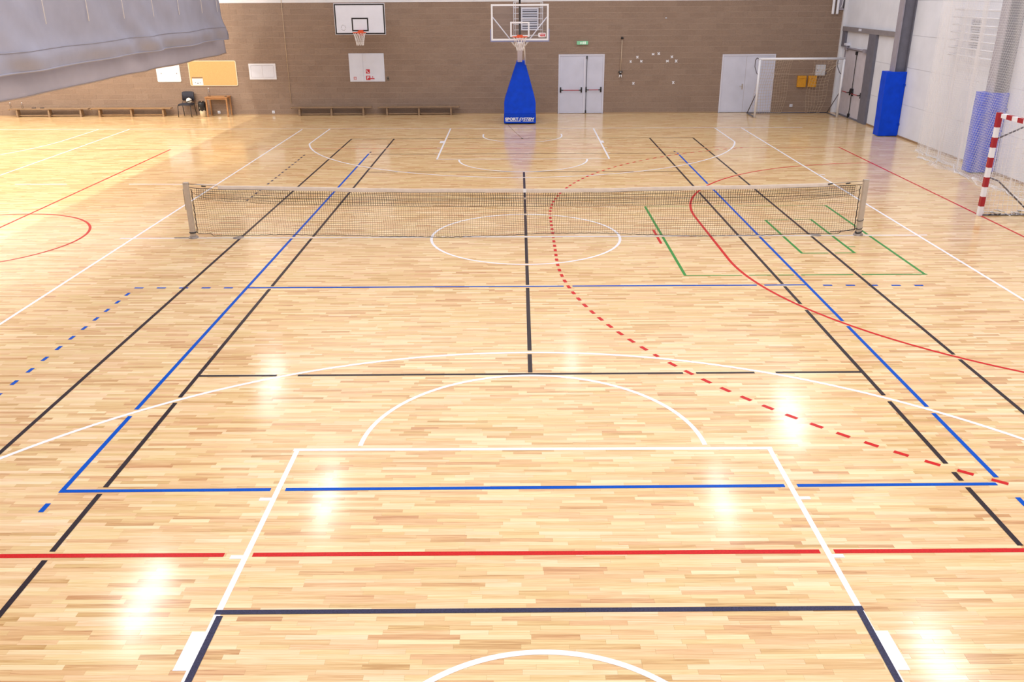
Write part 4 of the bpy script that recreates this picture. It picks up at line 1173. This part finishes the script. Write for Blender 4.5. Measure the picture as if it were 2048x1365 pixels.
MB().tube([(11.50, WY-0.05, 1.46), (11.62, WY-0.05, 1.52), (11.86, WY-0.05, 1.72)], 0.010, 5).build('cable', 'net_cream', ec, off=off)
MB().box((11.472, WY-0.07, 1.42), (11.53, WY-0.01, 1.48)).build('cable_gland', 'grey_tube', ec, off=off)
for nm, xx in (('left', 11.475), ('right', 11.635)):
    tag(MB().tube([(xx, WY-0.09, 3.52), (xx, WY-0.09, 3.56), (xx, WY-0.09, HT)], 0.048, 12).build('drain_pipe', 'white_tube'), nm + ' one of two white pipes in the top right corner', 'pipe', 'white pipes in the corner')
jb = empty('junction_box', (11.78, WY, 3.66), 'grey cabinet with bright cables at the top right corner', 'cabinet'); off = jb.location.copy()
MB().box((11.70, WY-0.07, 3.66), (11.87, WY-0.002, 4.60)).build('housing', 'steel_light', jb, 0.004, off=off)
MB().tube([(11.75, WY-0.08, 3.74), (11.80, WY-0.08, 3.86), (11.82, WY-0.08, 4.60)], 0.014, 6).build('cable', 'white_tube', jb, off=off)
MB().tube([(11.84, WY-0.08, 3.72), (11.84, WY-0.08, 4.60)], 0.012, 6).build('cable', 'black', jb, off=off)

# ------------------------------------------------------------------ low benches
def make_bench(x0, label, m):
    e = empty('gym_bench', (x0, 17.72, 0), label, 'bench', 'low wooden benches along the brown wall')
    L = 3.06
    MB().box((0, -0.13, 0.285), (L, 0.13, 0.32)).build('seat', m, e, 0.008)
    for x in (0.30, 1.52, 2.74):
        MB().hexa([(x-0.035, -0.12, 0), (x+0.035, -0.12, 0), (x+0.035, 0.12, 0), (x-0.035, 0.12, 0)],
                  [(x-0.03, -0.10, 0.285), (x+0.03, -0.10, 0.285), (x+0.03, 0.10, 0.285), (x-0.03, 0.10, 0.285)]).build('leg', m, e, 0.004)
    MB().box((0.336, -0.02, 0.03), (1.484, 0.02, 0.08)).build('stretcher', m, e, 0.003)
    MB().box((1.556, -0.02, 0.03), (2.704, 0.02, 0.08)).build('stretcher', m, e, 0.003)
    MB().box((-0.05, -0.06, 0.255), (0.0, 0.06, 0.30)).build('hook', m, e, 0.003)
    return e
make_bench(-19.56, 'worn bench at the far left with bottles on it', 'wood_worn')
make_bench(-16.40, 'low bench left of the black chair', 'wood_mid')
make_bench(-8.74, 'low bench right of the thin cable, left of the last bench', 'wood_worn')
make_bench(-5.40, 'low bench under the brown wall nearest the blue hoop stand', 'wood_worn')
for x, lb in ((-19.50, 'clear bottle standing on the far left bench, left one'), (-19.05, 'clear bottle standing on the far left bench, right one')):
    e = empty('water_bottle', (x, 17.72, 0.32), lb, 'bottle', 'bottles on the far left bench')
    MB().lathe([(0, 0), (0.034, 0.002), (0.034, 0.15), (0.015, 0.19), (0.015, 0.205)], (0, 0, 0), 16).build('body', 'clear_plastic', e)
    MB().lathe([(0.0165, 0.20), (0.0165, 0.222), (0, 0.222)], (0, 0, 0), 12).build('cap', 'paper', e)
for x, lb in ((-18.62, 'dark phone lying on the far left bench, left one'), (-18.30, 'dark pouch lying on the far left bench, right one')):
    tag(MB().box((x-0.07, 17.68, 0.3215), (x+0.07, 17.75, 0.345)).build('small_pouch', 'dark_fabric', None, 0.008), lb, 'pouch', 'small dark things on the far left bench')

# ------------------------------------------------------------------ chair, ball, bin, desk, bottle
ch = empty('conference_chair', (-12.72, 17.60, 0), 'black padded chair with black legs left of the waste bin', 'chair', rz=-0.12)
mb = MB().prism(rrect(-0.24, -0.22, 0.24, 0.22, 0.06), lambda a, b, d: (a, b, d), 0.43, 0.48); mb.build('seat', 'dark_fabric', ch, 0.01)
mb = MB(); n = 8; v = []; f = []
for i in range(n + 1):
    a = -0.235 + 0.47*i/n; cy = 0.20 + 0.03*(1 - (a/0.235)**2); rr_ = 0.03 * (abs(a/0.235) ** 6)
    v += [(a, cy, 0.56+rr_), (a, cy+0.035, 0.56+rr_), (a, cy+0.075, 0.90-rr_), (a, cy+0.04, 0.90-rr_)]
for i in range(n):
    for j in range(4): f.append((4*i+j, 4*i+(j+1) % 4, 4*i+4+(j+1) % 4, 4*i+4+j))
f += [(0, 1, 2, 3), (4*n+3, 4*n+2, 4*n+1, 4*n)]
mb.add(v, f, True); mb.build('backrest', 'dark_fabric', ch)
for sx in (-1, 1):
    MB().tube([(sx*0.265, -0.20, 0.0), (sx*0.25, -0.19, 0.41)], 0.013, 8).build('leg', 'black', ch)
    MB().tube([(sx*0.25, 0.24, 0.0), (sx*0.24, 0.17, 0.41)], 0.013, 8).build('leg', 'black', ch)
    MB().tube([(sx*0.25, -0.19, 0.415), (sx*0.24, 0.18, 0.415), (sx*0.21, 0.225, 0.60)], 0.012, 8).build('back_support', 'black', ch)
bl = empty('handball', (-12.60, 17.62, 0.481), 'white and black ball resting on the black chair', 'ball')
bm = bmesh.new(); bmesh.ops.create_icosphere(bm, subdivisions=3, radius=0.105); me = bpy.data.meshes.new('shell'); bm.to_mesh(me); bm.free()
for p_ in me.polygons: p_.use_smooth = True
o = link('shell', me, 'ball', bl); o.location = (0, 0, 0.105)
mb = MB(); pts = [(0.106*math.cos(a)*0.95, 0.106*math.sin(a), 0.105 + 0.03*math.cos(a) - 0.02) for a in np.linspace(0, 2*PI, 25)[:-1]]
pts = [Vector(p) for p in pts]; c = Vector((0, 0, 0.105)); pts = [c + (p - c).normalized()*0.098 for p in pts]
mb.tube(pts, 0.018, 6, closed=True); mb.build('dark_panel', 'black', bl)
bn = empty('waste_bin', (-12.09, 17.50, 0), 'cream waste bin with a black bag between chair and desk', 'bin')
MB().lathe([(0, 0.0), (0.10, 0.0), (0.125, 0.36), (0.118, 0.36), (0.095, 0.02), (0, 0.02)], (0, 0, 0), 20).build('bucket', 'cream', bn)
mb = MB(); v = []; f = []; n = 20; prof_ = [(0.128, 0.24), (0.133, 0.37), (0.14, 0.50), (0.11, 0.56), (0.09, 0.50), (0.0, 0.44)]
for i, (r, z) in enumerate(prof_):
    for j in range(n):
        a = 2*PI*j/n; q = 1 + 0.10*math.sin(j*2.7+i)*(i < 5); v.append((r*q*math.cos(a), r*q*math.sin(a), z + 0.025*math.sin(j*1.9+i*2)*(i in (0, 2, 3))))
for i in range(len(prof_)-1):
    for j in range(n): f.append((i*n+j, i*n+(j+1) % n, (i+1)*n+(j+1) % n, (i+1)*n+j))
mb.add(v, f, True); mb.build('bin_bag', 'black_bag', bn)
dk = empty('small_desk', (-11.50, 17.66, 0), 'small wooden desk below the cork board', 'desk')
MB().box((-0.43, -0.26, 0.70), (0.43, 0.26, 0.735)).build('desktop', 'wood', dk, 0.006)
for sx in (-1, 1):
    for sy in (-1, 1):
        MB().box((sx*0.385-0.025, sy*0.22-0.025, 0), (sx*0.385+0.025, sy*0.22+0.025, 0.70)).build('leg', 'wood', dk, 0.004)
mb = MB(); mb.box((-0.36, -0.235, 0.64), (0.36, -0.215, 0.70)); mb.box((-0.36, 0.215, 0.64), (0.36, 0.235, 0.70)); mb.build('apron', 'wood', dk)
e = empty('water_bottle', (-11.80, 17.62, 0.735), 'tall clear bottle standing on the wooden desk', 'bottle')
MB().lathe([(0, 0), (0.042, 0.002), (0.040, 0.20), (0.016, 0.27), (0.016, 0.29)], (0, 0, 0), 16).build('body', 'clear_plastic', e)
MB().lathe([(0.0175, 0.285), (0.0175, 0.31), (0, 0.31)], (0, 0, 0), 12).build('cap', 'paper', e)
tag(MB().lathe([(0, 0), (0.045, 0), (0.05, 0.012), (0, 0.018)], (-11.18, 17.62, 0.736), 16).build('dark_puck', 'dark_fabric'), 'small dark round thing on the right of the wooden desk', 'puck')
